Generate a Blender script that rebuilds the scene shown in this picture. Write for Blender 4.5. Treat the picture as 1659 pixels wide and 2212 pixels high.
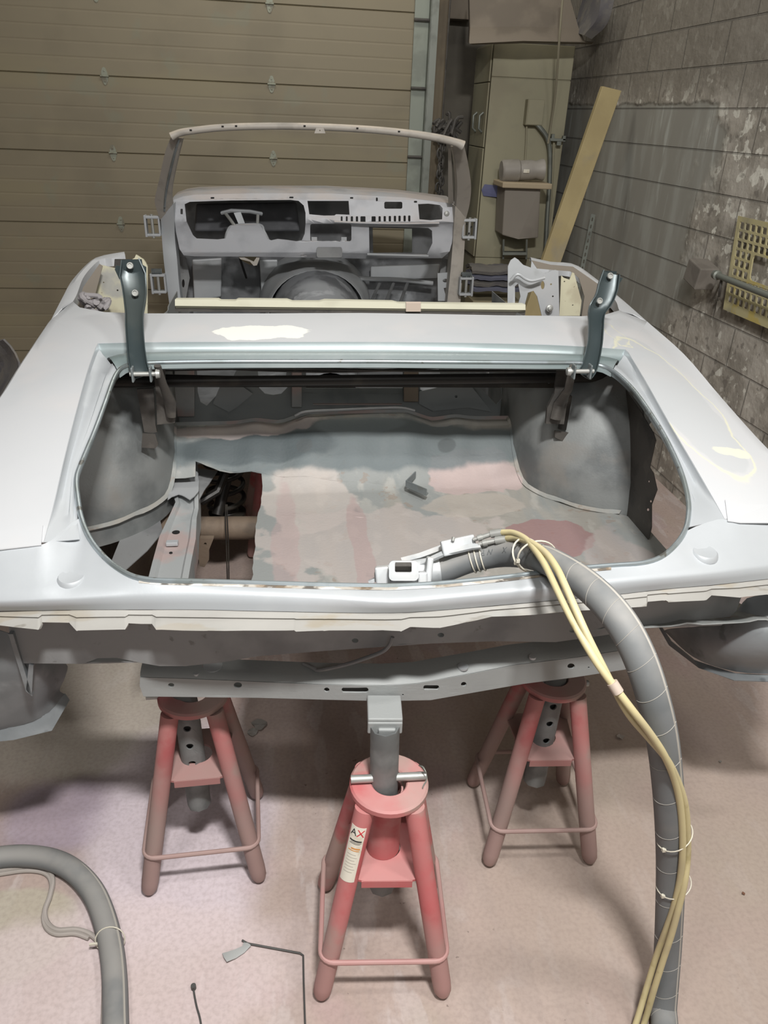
import bpy, bmesh, math, random
from mathutils import Vector, Matrix, noise
random.seed(4)
for o in list(bpy.data.objects): bpy.data.objects.remove(o)
S = bpy.context.scene
R = math.radians
# ------------------------------------------------------------------ camera
FOC = 1661.0; PW, PH = 1659, 2212
CAM = Vector((-.17, -1.35, 1.8)); PITCH = R(27.3); YAW = R(7.4)
def basis(roll):
    f = Vector((math.sin(YAW)*math.cos(PITCH), math.cos(YAW)*math.cos(PITCH), -math.sin(PITCH)))
    r = Vector((math.cos(YAW), -math.sin(YAW), 0)); u = r.cross(f)
    c, s = math.cos(roll), math.sin(roll)
    return (r*c+u*s, -r*s+u*c, f)
BR = basis(R(2.5)); BA = basis(R(1.5))       # room axes, and the axes of the (slightly tilted) car
cd = bpy.data.cameras.new('camera'); cam = bpy.data.objects.new('camera', cd); S.collection.objects.link(cam)
cd.sensor_fit = 'VERTICAL'; cd.sensor_height = 36; cd.lens = FOC/PH*36; cd.clip_start = .02
def mat3(b): return Matrix((b[0], b[1], -b[2])).transposed()
cam.matrix_world = Matrix.Translation(CAM) @ mat3(BR).to_4x4()
S.camera = cam
# ------------------------------------------------------------------ world and lamps
S.view_settings.view_transform = 'Standard'; S.view_settings.look = 'None'
S.view_settings.gamma = 1; S.view_settings.use_curve_mapping = False
S.view_settings.exposure = -0.2
w = bpy.data.worlds.new('world'); S.world = w; w.use_nodes = True
w.node_tree.nodes['Background'].inputs[0].default_value = (.85, .9, 1, 1)
w.node_tree.nodes['Background'].inputs[1].default_value = .12
def area(name, loc, target, sx, sy, power, col=(1, .98, .94)):
    l = bpy.data.lights.new(name, 'AREA'); l.shape = 'RECTANGLE'; l.size = sx; l.size_y = sy; l.energy = power; l.color = col
    o = bpy.data.objects.new(name, l); S.collection.objects.link(o); o.location = loc
    o.rotation_euler = (Vector(target)-Vector(loc)).to_track_quat('-Z', 'Y').to_euler(); return o
area('ceiling_lamp', (.08, -1.4, 3.4), (.1, .4, .8), .34, .16, 138, (1, .985, .965))
area('ceiling_lamp', (-.85, -1.25, 3.4), (-.3, .4, .6), .4, .15, 22, (1, .98, .96))
area('ceiling_lamp', (1.15, -.8, 3.4), (.9, .5, .6), .4, .15, 30, (1, .985, .96))
area('rear_fill_light', (.0, -3.4, 2.9), (0, .6, .8), 1.6, 1.0, 30, (1, .98, .96))  # added soft fill behind the camera, lifts the shaded upright faces; no real fixture
area('bay_lamp', (.0, 3.4, 3.9), (0, 4.2, 0), 2.6, .4, 34, (1, .96, .87))

# ------------------------------------------------------------------ helpers
def _un(b, px, py, k):
    d = b[2]+b[0]*((px-PW/2)/FOC)-b[1]*((py-PH/2)/FOC)
    (ax, v), = k.items()
    if ax == 'd': return CAM+d*v
    if ax == 'f':
        t = 1.5/max(1e-6, -d.z)*.5
        for _ in range(40):
            p = CAM+d*t; zz = v(p.x, p.y); t += ((zz-p.z)/d.z)*.7
        return CAM+d*t
    i = 'xyz'.index(ax); return CAM+d*((v-CAM[i])/d[i])
def P(px, py, **k): return _un(BA, px, py, k)      # a point in the car's own axes
def Q(px, py, **k): return _un(BR, px, py, k)      # a point in the room's axes
def tag(o, label=None, cat=None, group=None, kind=None):
    if label: o['label'] = label
    if cat: o['category'] = cat
    if group: o['group'] = group
    if kind: o['kind'] = kind
    return o
def empty(name, loc=(0, 0, 0), rz=0):
    o = bpy.data.objects.new(name, None); S.collection.objects.link(o); o.location = loc; o.rotation_euler = (0, 0, rz)
    o.empty_display_size = .05; return o
def link(name, me, m, parent=None, smooth=True, sol=None, bev=None, auto=35):
    o = bpy.data.objects.new(name, me); S.collection.objects.link(o)
    if m: me.materials.append(m)
    if parent: o.parent = parent
    if sol:
        md = o.modifiers.new('s', 'SOLIDIFY'); md.thickness = sol; md.offset = 0
        dg = bpy.context.evaluated_depsgraph_get(); dg.update(); m2 = bpy.data.meshes.new_from_object(o.evaluated_get(dg))
        o.modifiers.clear(); o.data = m2; m2.name = me.name; bpy.data.meshes.remove(me); me = m2
    if smooth:
        for p in me.polygons: p.use_smooth = True
        me.set_sharp_from_angle(angle=R(auto))
    if bev:
        md = o.modifiers.new('b', 'BEVEL'); md.width = bev; md.segments = 2; md.limit_method = 'ANGLE'
    return o
class MB:
    def __init__(s): s.v = []; s.f = []
    def add(s, vs, fs):
        n = len(s.v); s.v += [tuple(v) for v in vs]; s.f += [tuple(i+n for i in f) for f in fs]; return s
    def box(s, c, sz, M=None):
        c = Vector(c); hx, hy, hz = [a/2 for a in sz]
        vs = [Vector((x, y, z)) for x in (-hx, hx) for y in (-hy, hy) for z in (-hz, hz)]
        if M: vs = [M @ v for v in vs]
        return s.add([v+c for v in vs], [(0, 1, 3, 2), (4, 6, 7, 5), (0, 4, 5, 1), (2, 3, 7, 6), (0, 2, 6, 4), (1, 5, 7, 3)])
    def hexa(s, a, b):          # two quads of four points -> solid
        return s.add(list(a)+list(b), [(3, 2, 1, 0), (4, 5, 6, 7)]+[(i, (i+1) % 4, (i+1) % 4+4, i+4) for i in range(4)])
    def tube(s, pts, r, n=12, closed=False, flat=1.0, cap=True, up=None):
        pts = [Vector(p) for p in pts]; m = len(pts); rs = r if isinstance(r, (list, tuple)) else [r]*m
        if len(rs) != m: rs = [rs[min(len(rs)-1, int(i*len(rs)/m))] for i in range(m)]
        N = None; base = len(s.v)
        for i, p in enumerate(pts):
            a = pts[i-1] if (i > 0 or closed) else p; b = pts[(i+1) % m] if (i < m-1 or closed) else p
            t = (b-a).normalized()
            if N is None: N = Vector(up) if up else (Vector((0, 0, 1)) if abs(t.z) < .9 else Vector((0, 1, 0)))
            N = (N-t*N.dot(t)).normalized(); B = t.cross(N)
            for k in range(n):
                an = 2*math.pi*k/n; s.v.append(tuple(p+N*math.cos(an)*rs[i]*flat+B*math.sin(an)*rs[i]))
        for i in range(m if closed else m-1):
            j = (i+1) % m
            for k in range(n):
                s.f.append((base+i*n+k, base+i*n+(k+1) % n, base+j*n+(k+1) % n, base+j*n+k))
        if cap and not closed:
            s.f.append(tuple(base+k for k in range(n))[::-1]); s.f.append(tuple(base+(m-1)*n+k for k in range(n)))
        return s
    def lathe(s, prof, c=(0, 0, 0), n=32, axis=(0, 0, 1), closed=False):
        c = Vector(c); q = Vector((0, 0, 1)).rotation_difference(Vector(axis)); base = len(s.v)
        for r, z in prof:
            for k in range(n):
                a = 2*math.pi*k/n; s.v.append(tuple(c+q @ Vector((r*math.cos(a), r*math.sin(a), z))))
        m = len(prof)
        for i in range(m if closed else m-1):
            j = (i+1) % m
            for k in range(n): s.f.append((base+i*n+k, base+i*n+(k+1) % n, base+j*n+(k+1) % n, base+j*n+k))
        return s
    def grid(s, rows):
        base = len(s.v); n = len(rows[0])
        for r in rows: s.v += [tuple(p) for p in r]
        for i in range(len(rows)-1):
            for k in range(n-1): s.f.append((base+i*n+k, base+i*n+k+1, base+(i+1)*n+k+1, base+(i+1)*n+k))
        return s
    def build(s, name, m, parent=None, recalc=True, **kw):
        me = bpy.data.meshes.new(name); me.from_pydata(s.v, [], s.f); me.update()
        if recalc:
            bm = bmesh.new(); bm.from_mesh(me); bmesh.ops.recalc_face_normals(bm, faces=bm.faces); bm.to_mesh(me); bm.free()
        return link(name, me, m, parent, **kw)
def cat(pts, n=6, closed=False):
    pts = [Vector(p) for p in pts]; m = len(pts); out = []
    for i in range(m if closed else m-1):
        p1, p2 = pts[i], pts[(i+1) % m]
        p0 = pts[i-1] if (i or closed) else p1*2-p2
        p3 = pts[(i+2) % m] if (i+2 < m or closed) else p2*2-p1
        for k in range(n):
            t = k/n; out.append(.5*((2*p1)+(p2-p0)*t+(2*p0-5*p1+4*p2-p3)*t*t+(3*p1-p0-3*p2+p3)*t**3))
    if not closed: out.append(pts[-1])
    return out
def lerp1(x, tab):
    if x <= tab[0][0]: return tab[0][1]
    for (a, u), (b, v) in zip(tab, tab[1:]):
        if x <= b: return u+(v-u)*(x-a)/(b-a)
    return tab[-1][1]
def resample(pts, n):
    pts = [Vector(p) for p in pts]; L = [0]
    for a, b in zip(pts, pts[1:]): L.append(L[-1]+(b-a).length)
    out = []
    for i in range(n):
        t = L[-1]*i/(n-1); k = 0
        while k < len(L)-2 and L[k+1] < t: k += 1
        d = L[k+1]-L[k]; out.append(pts[k].lerp(pts[k+1], (t-L[k])/d if d else 0))
    return out
def plate(name, outline, holes, fn, m, parent=None, sol=.003, maxlen=None, smooth=True, **kw):
    """flat sheet with real holes in 2D, cut fine, then laid into space by fn(u,v)"""
    cu = bpy.data.curves.new('t', 'CURVE'); cu.dimensions = '2D'; cu.fill_mode = 'BOTH'
    for loop in [outline]+list(holes):
        sp = cu.splines.new('POLY'); sp.points.add(len(loop)-1)
        for q, p in zip(sp.points, loop): q.co = (p[0], p[1], 0, 1)
        sp.use_cyclic_u = True
    o = bpy.data.objects.new('t', cu); S.collection.objects.link(o)
    dg = bpy.context.evaluated_depsgraph_get(); dg.update()
    me = bpy.data.meshes.new_from_object(o.evaluated_get(dg)); bpy.data.objects.remove(o); bpy.data.curves.remove(cu)
    bm = bmesh.new(); bm.from_mesh(me); bmesh.ops.remove_doubles(bm, verts=bm.verts, dist=1e-5)
    bmesh.ops.triangulate(bm, faces=bm.faces)
    if maxlen:
        for _ in range(8):
            es = [e for e in bm.edges if e.calc_length() > maxlen]
            if not es: break
            bmesh.ops.subdivide_edges(bm, edges=es, cuts=1)
            bmesh.ops.triangulate(bm, faces=bm.faces)
    for v in bm.verts: v.co = fn(v.co.x, v.co.y)
    bmesh.ops.recalc_face_normals(bm, faces=bm.faces)
    me2 = bpy.data.meshes.new(name); bm.to_mesh(me2); bm.free(); bpy.data.meshes.remove(me)
    return link(name, me2, m, parent, smooth=smooth, sol=sol, **kw)
def circ(cx, cy, rx, ry=None, n=16): ry = ry or rx; return [(cx+rx*math.cos(2*math.pi*k/n), cy+ry*math.sin(2*math.pi*k/n)) for k in range(n)]
def rrect(x0, y0, x1, y1, r, n=4):
    out = []
    for cx, cy, a in ((x1-r, y1-r, 0), (x0+r, y1-r, 90), (x0+r, y0+r, 180), (x1-r, y0+r, 270)):
        for k in range(n+1): out.append((cx+r*math.cos(R(a+90*k/n)), cy+r*math.sin(R(a+90*k/n))))
    return out
def jag(pts, amp, step, seed=0):
    rnd = random.Random(seed); out = []
    for a, b in zip(pts, pts[1:]):
        L = math.hypot(b[0]-a[0], b[1]-a[1]); n = max(1, int(L/step))
        for i in range(n):
            t = i/n; out.append((a[0]+(b[0]-a[0])*t+(rnd.uniform(-amp, amp) if i else 0), a[1]+(b[1]-a[1])*t+(rnd.uniform(-amp, amp) if i else 0)))
    out.append(pts[-1]); return out
def text(name, body, size, M, m, parent=None, depth=.0003, wrap=None):
    cu = bpy.data.curves.new('t', 'FONT'); cu.body = body; cu.size = size; cu.extrude = depth; cu.align_x = 'CENTER'; cu.align_y = 'CENTER'
    o = bpy.data.objects.new('t', cu); S.collection.objects.link(o)
    dg = bpy.context.evaluated_depsgraph_get(); dg.update()
    me = bpy.data.meshes.new_from_object(o.evaluated_get(dg)); bpy.data.objects.remove(o)
    for v in me.vertices: v.co = wrap(v.co) if wrap else M @ v.co
    me.materials.clear()
    return link(name, me, m, parent, smooth=False)
# ------------------------------------------------------------------ materials
def hexc(h): return tuple(((c/255)/12.92 if c/255 < .04045 else ((c/255+.055)/1.055)**2.4) for c in (int(h[i:i+2], 16) for i in (0, 2, 4)))
MATS = {}
def mat(name, base, rough=.6, metal=0., var=(), bump=(0, 0), dust=None, blobs=(), grain=None, spec=.5):
    m = bpy.data.materials.new(name); m.use_nodes = True; nt = m.node_tree; N = nt.nodes; L = nt.links
    bs = N['Principled BSDF']; bs.inputs['Roughness'].default_value = rough; bs.inputs['Metallic'].default_value = metal
    bs.inputs['Specular IOR Level'].default_value = spec
    tc = N.new('ShaderNodeTexCoord'); co = tc.outputs['Object']
    def nz(scale, detail=5, stretch=None, off=0):
        t = N.new('ShaderNodeTexNoise'); t.inputs['Scale'].default_value = scale; t.inputs['Detail'].default_value = detail
        mp = N.new('ShaderNodeMapping'); L.new(co, mp.inputs[0]); mp.inputs['Location'].default_value = (off, off*1.7, off*.3)
        if stretch: mp.inputs['Scale'].default_value = stretch
        L.new(mp.outputs[0], t.inputs['Vector']); return t.outputs['Fac']
    def ramp(src, a, b):
        r = N.new('ShaderNodeMapRange'); r.interpolation_type = 'SMOOTHSTEP'; L.new(src, r.inputs[0]); r.inputs[1].default_value = a; r.inputs[2].default_value = b; return r.outputs[0]
    def mul(a, v):
        x = N.new('ShaderNodeMath'); x.operation = 'MULTIPLY'; L.new(a, x.inputs[0])
        if isinstance(v, (int, float)): x.inputs[1].default_value = v
        else: L.new(v, x.inputs[1])
        return x.outputs[0]
    def mix(fac, a, bcol):
        x = N.new('ShaderNodeMix'); x.data_type = 'RGBA'; L.new(fac, x.inputs[0])
        if isinstance(a, tuple): x.inputs[6].default_value = (*a, 1)
        else: L.new(a, x.inputs[6])
        x.inputs[7].default_value = (*bcol, 1); return x.outputs[2]
    base = hexc(base) if isinstance(base, str) else base
    cur = base; k = 0
    for v in var:      # (colour, scale, lo, hi, amount[, stretch])
        k += 3.1; f = mul(ramp(nz(v[1], 6, v[5] if len(v) > 5 else None, k), v[2], v[3]), v[4]); cur = mix(f, cur, hexc(v[0]))
    for b in blobs:    # (colour, centre, radii, noise scale, noise amount, softness, strength)
        col, c, r, ns, na, soft, st = b
        mp = N.new('ShaderNodeVectorMath'); mp.operation = 'SUBTRACT'; L.new(co, mp.inputs[0]); mp.inputs[1].default_value = c
        dv = N.new('ShaderNodeVectorMath'); dv.operation = 'DIVIDE'; L.new(mp.outputs[0], dv.inputs[0]); dv.inputs[1].default_value = r
        ln = N.new('ShaderNodeVectorMath'); ln.operation = 'LENGTH'; L.new(dv.outputs[0], ln.inputs[0])
        k += 2.3; nn = mul(nz(ns, 5, None, k), na); ad = N.new('ShaderNodeMath'); ad.operation = 'ADD'; L.new(ln.outputs['Value'], ad.inputs[0]); L.new(nn, ad.inputs[1])
        f = ramp(ad.outputs[0], 1+na/2+abs(soft), 1+na/2-abs(soft)) if soft > 0 else mul(ramp(ad.outputs[0], 1+na/2-soft, 1+na/2), ramp(ad.outputs[0], 1+na/2+soft, 1+na/2)); cur = mix(mul(f, st), cur, hexc(col))
    if dust:           # (colour, amount, scale) settled on faces that look up
        g = N.new('ShaderNodeNewGeometry'); sx = N.new('ShaderNodeSeparateXYZ'); L.new(g.outputs['Normal'], sx.inputs[0])
        f = mul(mul(ramp(sx.outputs[2], .1, .9), ramp(nz(dust[2], 4, None, 9), .3, .6)), dust[1]); cur = mix(f, cur, hexc(dust[0]))
    if grain:
        f = mul(ramp(nz(grain[1], 3, None, 5), .35, .75), grain[2]); cur = mix(f, cur, hexc(grain[0]))
    if isinstance(cur, tuple): bs.inputs['Base Color'].default_value = (*cur, 1)
    else: L.new(cur, bs.inputs['Base Color'])
    if bump[1]:
        bp = N.new('ShaderNodeBump'); bp.inputs['Strength'].default_value = bump[1]; bp.inputs['Distance'].default_value = bump[2] if len(bump) > 2 else .004
        L.new(nz(bump[0], 6), bp.inputs['Height']); L.new(bp.outputs[0], bs.inputs['Normal'])
    MATS[name] = m; return m
primer = mat('blasted_primer', 'aeb1b3', .5, .25, var=[('9b9fa2', 3, .45, .7, .5), ('bdbbba', 5, .5, .75, .5), ('8e918e', 14, .62, .75, .35)], bump=(160, .08, .001))
deckm = mat('deck_primer', 'c6c8ca', .5, .12, var=[('b9bdc0', 2.2, .45, .7, .5), ('d0ccca', 4, .5, .75, .5), ('aeb3b5', 7, .62, .8, .3)], bump=(160, .07, .001),
    blobs=[('f4f4ec', (-.25, 1.0, 1.2), (.15, .055, .2), 9, 1.7, .04, .95), ('b7bbbd', (.90, .62, 1.13), (.10, .42, .2), 5, .7, .03, .5), ('dcdac0', (.90, .62, 1.13), (.10, .42, .2), 5, .7, -.045, .8),
           ('e0deca', (.93, .33, 1.07), (.05, .02, .2), 18, 1.6, .1, .8), ('dad8bf', (.88, 1.02, 1.2), (.03, .09, .2), 16, 1.8, -.1, .8)])
tailm = mat('tail_primer', 'b7bbbe', .45, .22, var=[('a4a9ac', 3, .42, .7, .5), ('c6c8c8', 6, .55, .75, .4)], bump=(150, .1, .001))
shelfm = mat('flaked_primer', '918f8a', .65, 0, var=[('897f6c', 16, .52, .60, .7, (.35, 1, 1)), ('a3a19c', 6, .45, .7, .6, (.4, 1, 1)), ('6f6a60', 30, .62, .66, .6, (.25, 1, 1)), ('8b8c88', 9, .6, .66, .5, (.3, 1, 1))], bump=(60, .15, .002))
beadm = mat('bright_bead', 'aab4b8', .3, .7, var=[('8c9490', 9, .5, .6, .5), ('6c6457', 26, .62, .68, .7, (1, 1, 1))], bump=(90, .1, .001))
tealm = mat('teal_gutter', '9ba6a7', .36, .35, var=[('58706f', 2.2, .5, .66, .5, (.5, 4, 4)), ('b8bebf', 4, .5, .7, .6)], bump=(80, .06, .001))
hingem = mat('dark_green_hinge', '3c4648', .33, .3, var=[('4c5250', 5, .45, .65, .7), ('6b7372', 9, .55, .7, .4)], bump=(60, .05, .001))
bare = mat('bare_steel', '7a8081', .55, .25, var=[('525b5e', 5, .42, .62, .7), ('8d918e', 7, .52, .7, .5), ('5d5a50', 18, .6, .72, .4)], bump=(140, .22, .002))
whm = mat('wheelhouse_steel', '858887', .6, .3, var=[('55595a', 4, .45, .62, .7), ('8a8680', 6, .55, .7, .6)], bump=(150, .25, .002))
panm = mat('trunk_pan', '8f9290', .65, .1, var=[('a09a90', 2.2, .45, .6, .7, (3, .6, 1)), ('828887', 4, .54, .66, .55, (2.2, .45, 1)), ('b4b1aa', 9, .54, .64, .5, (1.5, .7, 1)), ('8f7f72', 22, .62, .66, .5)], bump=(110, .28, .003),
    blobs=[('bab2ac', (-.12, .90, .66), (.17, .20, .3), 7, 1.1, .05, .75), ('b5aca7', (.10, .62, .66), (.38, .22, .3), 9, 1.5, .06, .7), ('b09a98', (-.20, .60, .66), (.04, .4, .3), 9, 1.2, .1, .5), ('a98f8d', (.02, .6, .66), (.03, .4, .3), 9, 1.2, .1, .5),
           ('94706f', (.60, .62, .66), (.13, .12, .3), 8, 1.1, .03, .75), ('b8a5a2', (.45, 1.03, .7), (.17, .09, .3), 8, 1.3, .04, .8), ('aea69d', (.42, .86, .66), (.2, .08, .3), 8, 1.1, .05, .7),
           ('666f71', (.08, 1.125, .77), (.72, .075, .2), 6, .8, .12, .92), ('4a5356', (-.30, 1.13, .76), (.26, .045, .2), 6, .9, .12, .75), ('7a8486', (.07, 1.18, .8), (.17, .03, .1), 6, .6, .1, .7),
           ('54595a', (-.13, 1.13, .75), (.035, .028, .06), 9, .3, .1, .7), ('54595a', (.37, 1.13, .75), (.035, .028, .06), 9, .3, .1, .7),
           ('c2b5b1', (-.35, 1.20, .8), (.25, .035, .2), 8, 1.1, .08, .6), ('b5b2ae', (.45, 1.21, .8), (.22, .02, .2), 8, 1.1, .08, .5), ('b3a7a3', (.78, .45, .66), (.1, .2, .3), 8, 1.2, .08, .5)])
railm = mat('frame_rail', 'a4a7a7', .55, .2, var=[('b39c97', 4, .48, .56, .75), ('868c8e', 8, .5, .7, .5)], bump=(90, .2, .002))
under = mat('underbody_grey', '8a8b8b', .65, .15, var=[('646567', 5, .45, .65, .6), ('8a8a8a', 8, .55, .7, .4), ('57544f', 40, .66, .74, .5)], bump=(120, .2, .002))
xmm = mat('crossmember_grey', '949796', .6, .1, var=[('787a7a', 5, .5, .7, .5), ('9c9f9e', 9, .5, .7, .4)], bump=(130, .2, .002))
dark = mat('dark_oily_steel', '262422', .45, .4, var=[('3a3630', 9, .5, .65, .8)], bump=(90, .15, .002))
darkg = mat('dark_grey_bracket', '4e4b47', .6, .2, var=[('3c3a38', 8, .5, .6, .7), ('625e58', 20, .55, .7, .5)], bump=(120, .3, .002))
axlem = mat('rusty_axle', '6a5c4e', .75, .1, var=[('4f463d', 7, .45, .6, .8)], bump=(90, .3, .003))
dashm = mat('dash_grey', 'b0b2b6', .55, .15, var=[('8f9196', 6, .45, .65, .6), ('b3b1b2', 9, .55, .7, .5)], dust=('bdb3ad', .8, 5), bump=(90, .1, .001))
firem = mat('firewall_grey', '797b7d', .5, .3, var=[('5c5e60', 5, .45, .6, .8), ('a2a5a8', 4, .58, .68, .8)], bump=(70, .2, .003))
headm = mat('header_primer', 'aaa49b', .6, .1, var=[('8f8a82', 12, .5, .65, .5)], dust=('d2c6b6', .8, 8), bump=(90, .1, .001))
creamm = mat('cream_inner', 'bdb9a0', .65, 0, var=[('a39a84', 7, .5, .6, .7), ('8e8f92', 5, .58, .66, .7), ('7a6a58', 40, .68, .72, .7)], bump=(80, .15, .002))
barm = mat('cream_rail', 'd2d0bb', .5, 0, var=[('bcb9a6', 8, .5, .7, .5)])
tapem = mat('masking_tape', 'b9aa9c', .7, 0)
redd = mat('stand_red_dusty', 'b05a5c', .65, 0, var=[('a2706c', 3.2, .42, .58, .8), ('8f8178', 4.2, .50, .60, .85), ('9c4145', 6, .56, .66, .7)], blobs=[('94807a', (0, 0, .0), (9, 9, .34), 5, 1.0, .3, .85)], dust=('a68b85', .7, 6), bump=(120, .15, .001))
redm = mat('stand_red', 'bd6062', .6, 0, var=[('b57472', 3.2, .42, .58, .8), ('a09389', 4.2, .54, .62, .8), ('b04a4e', 6, .56, .66, .7), ('b98d89', 9, .56, .7, .5)], blobs=[('a48a84', (0, 0, .0), (9, 9, .2), 7, .9, .3, .7)], dust=('b98f8b', .7, 6), bump=(120, .15, .001))
redg = mat('stand_column', '808382', .6, .3, var=[('585b5b', 7, .45, .6, .7), ('807f7d', 10, .55, .7, .5)], bump=(120, .2, .001))
zinc = mat('zinc_pin', 'a9aaa6', .45, .5, var=[('8d8d88', 20, .5, .7, .5)])
stickm = mat('sticker_paper', 'd9d4c6', .6, 0, var=[('bdb39d', 30, .55, .65, .6)])
inkb = mat('black_ink', '2b2b2b', .6); inkr = mat('red_ink', 'c03038', .6); inko = mat('orange_ink', 'c98a48', .6)
hosem = mat('grey_hose', '6f7273', .7, 0, var=[('5f6365', 9, .45, .65, .6), ('82817c', 6, .58, .7, .5)], dust=('9b9893', .7, 7), bump=(150, .12, .001))
yelm = mat('yellow_hose', 'bfb389', .55, 0, var=[('b3a784', 8, .5, .6, .7), ('9d8f62', 20, .6, .7, .5)], dust=('cfc39c', .5, 8))
tiem = mat('white_tie', 'c9c4b4', .5)
nozm = mat('nozzle_grey', 'b9bdbf', .5, .15, var=[('9a9ea0', 20, .5, .65, .5)], dust=('d6d4d0', .6, 20))
cabm = mat('cabinet_tan', '9a957d', .65, 0, var=[('877f6c', 3, .5, .7, .5), ('8d8a76', 9, .5, .7, .4)], bump=(60, .04, .001))
binm = mat('dusty_bin', '8c857b', .7, 0, var=[('7d766d', 6, .45, .65, .6)])
woodm = mat('pine_board', 'a3946c', .7, 0, var=[('93845f', 3, .45, .6, .6), ('878070', 4, .55, .7, .7)], bump=(50, .1, .001))
bluem = mat('blue_tape', '5c5f80', .7)
galv = mat('galvanised_steel', '82867f', .5, .5, var=[('6a6c66', 8, .5, .65, .6)])
clothm = mat('dusty_cloth', '6d6a66', .9, 0, var=[('57555a', 8, .45, .6, .7), ('7b756c', 12, .55, .65, .6)], bump=(60, .3, .004))
gratem = mat('yellow_grate', 'b0a77f', .65, 0, var=[('b8a350', 9, .56, .64, .7), ('8d8874', 7, .5, .65, .6)], bump=(90, .2, .002))
blk = mat('black_void', '131212', .8)
# ------------------------------------------------------------------ the room
YB = 4.72; WANG = R(2.0)                     # back wall distance; the room is turned 2 degrees against the car
floorm = mat('dusty_floor', 'ad9b92', .85, 0, var=[('b9a9a1', 1.6, .42, .6, .7), ('a898a4', 2.0, .54, .68, .5), ('aaa592', 1.4, .58, .68, .5), ('b39a99', 3.2, .55, .68, .5), ('93847f', 5, .58, .75, .35), ('c6bcba', 7, .6, .72, .4), ('a39590', 3.5, .5, .6, .35, (4, .7, 1)), ('c3b9b6', 5, .56, .62, .4, (3, .8, 1)), ('6f625d', 46, .70, .73, .7)],
    blobs=[('b0a998', (-.90, -.08, 0), (.19, .13, 1), 5, .6, .08, .8), ('aca69a', (-.92, .72, 0), (.36, .35, 1), 4, .6, .2, .7), ('a598a8', (-.83, .28, 0), (.18, .13, 1), 5, .7, .25, .7), ('d0c4ca', (-.50, .22, 0), (.26, .38, 1), 5, .7, .25, .85), ('cfc0bf', (-.60, -.22, 0), (.42, .2, 1), 6, .9, .2, .7), ('a5968b', (.85, .1, 0), (.6, .9, 1), 4, .6, .3, .75)],
    bump=(42, .28, .004), grain=('7d6f69', 90, .22), spec=.2)
fl = MB().grid([[(-4.5, -4, 0), (3.2, -4, 0)], [(-4.5, 7, 0), (3.2, 7, 0)]]).build('floor', floorm, smooth=False); tag(fl, kind='structure')
def rotw(x, y, z): # room-wall axes -> world : origin at (1.9,2.4)
    c, s = math.cos(WANG), math.sin(WANG); return Vector((1.9+x*c-y*s, 2.4+x*s+y*c, z))
# right block wall
m = bpy.data.materials.new('block_wall'); m.use_nodes = True; nt = m.node_tree; N = nt.nodes; L = nt.links; bs = N['Principled BSDF']; bs.inputs['Roughness'].default_value = .8
tc = N.new('ShaderNodeTexCoord'); sp = N.new('ShaderNodeSeparateXYZ'); L.new(tc.outputs['Object'], sp.inputs[0]); cb = N.new('ShaderNodeCombineXYZ')
L.new(sp.outputs[1], cb.inputs[0]); L.new(sp.outputs[2], cb.inputs[1])
mp = N.new('ShaderNodeMapping'); L.new(cb.outputs[0], mp.inputs[0]); mp.inputs['Location'].default_value = (.12, -.045, 0)
br = N.new('ShaderNodeTexBrick'); L.new(mp.outputs[0], br.inputs[0]); br.inputs['Scale'].default_value = 1; br.inputs['Brick Width'].default_value = .41; br.inputs['Row Height'].default_value = .1843
br.inputs['Mortar Size'].default_value = .005; br.inputs['Mortar Smooth'].default_value = .5; br.inputs['Bias'].default_value = 0
def nzz(scale, det=6, off=0, stretch=None):
    t = N.new('ShaderNodeTexNoise'); t.inputs['Scale'].default_value = scale; t.inputs['Detail'].default_value = det; a = N.new('ShaderNodeMapping'); L.new(tc.outputs['Object'], a.inputs[0]); a.inputs['Location'].default_value = (off, off, off)
    if stretch: a.inputs['Scale'].default_value = stretch
    L.new(a.outputs[0], t.inputs['Vector']); return t.outputs['Fac']
def rmp(src, a, b, c=0, d=1):
    r = N.new('ShaderNodeMapRange'); r.interpolation_type = 'SMOOTHSTEP'; L.new(src, r.inputs[0])
    for i, v in enumerate((a, b, c, d)): r.inputs[i+1].default_value = v
    return r.outputs[0]
def mx(f, a, b):
    x = N.new('ShaderNodeMix'); x.data_type = 'RGBA'; L.new(f, x.inputs[0])
    for i, v in ((6, a), (7, b)):
        if v is None: continue
        if isinstance(v, str): x.inputs[i].default_value = (*hexc(v), 1)
        else: L.new(v, x.inputs[i])
    return x.outputs[2]
def mth(op, a, b):
    x = N.new('ShaderNodeMath'); x.operation = op
    for i, v in enumerate((a, b)):
        if isinstance(v, (int, float)): x.inputs[i].default_value = v
        else: L.new(v, x.inputs[i])
    return x.outputs[0]
# the smooth painted field: far part of the wall below 1.92 m; the rest is flaking
py_ = mth('ADD', sp.outputs[1], mth('MULTIPLY', nzz(3, 4, 2), 1.0))
pz_ = mth('ADD', sp.outputs[2], mth('MULTIPLY', nzz(6, 3, 5), .06))
painted = mth('MULTIPLY', rmp(py_, .62, .85), rmp(pz_, 1.96, 1.93))
paint = mx(rmp(nzz(3, 4, 1, (1, 2.5, .6)), .45, .65), '908e86', '9f9f98')
paint = mx(mth('MULTIPLY', rmp(nzz(5, 3, 8, (1, 3.5, .5)), .6, .72), .7), paint, 'b2b4ae')
old = mx(rmp(nzz(4, 6, 3), .45, .6), '928c82', 'b2aca2')
old = mx(mth('MULTIPLY', rmp(nzz(9, 9, 6), .5, .6), .6), old, 'aca59a')
old = mx(rmp(mth('ADD', nzz(12, 10, 11), mth('MULTIPLY', nzz(2.5, 2, 21), .25)), .712, .74), old, 'd2cfc4')
old = mx(mth('MULTIPLY', rmp(nzz(22, 9, 17), .60, .64), .6), old, 'c4c0b5')
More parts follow.
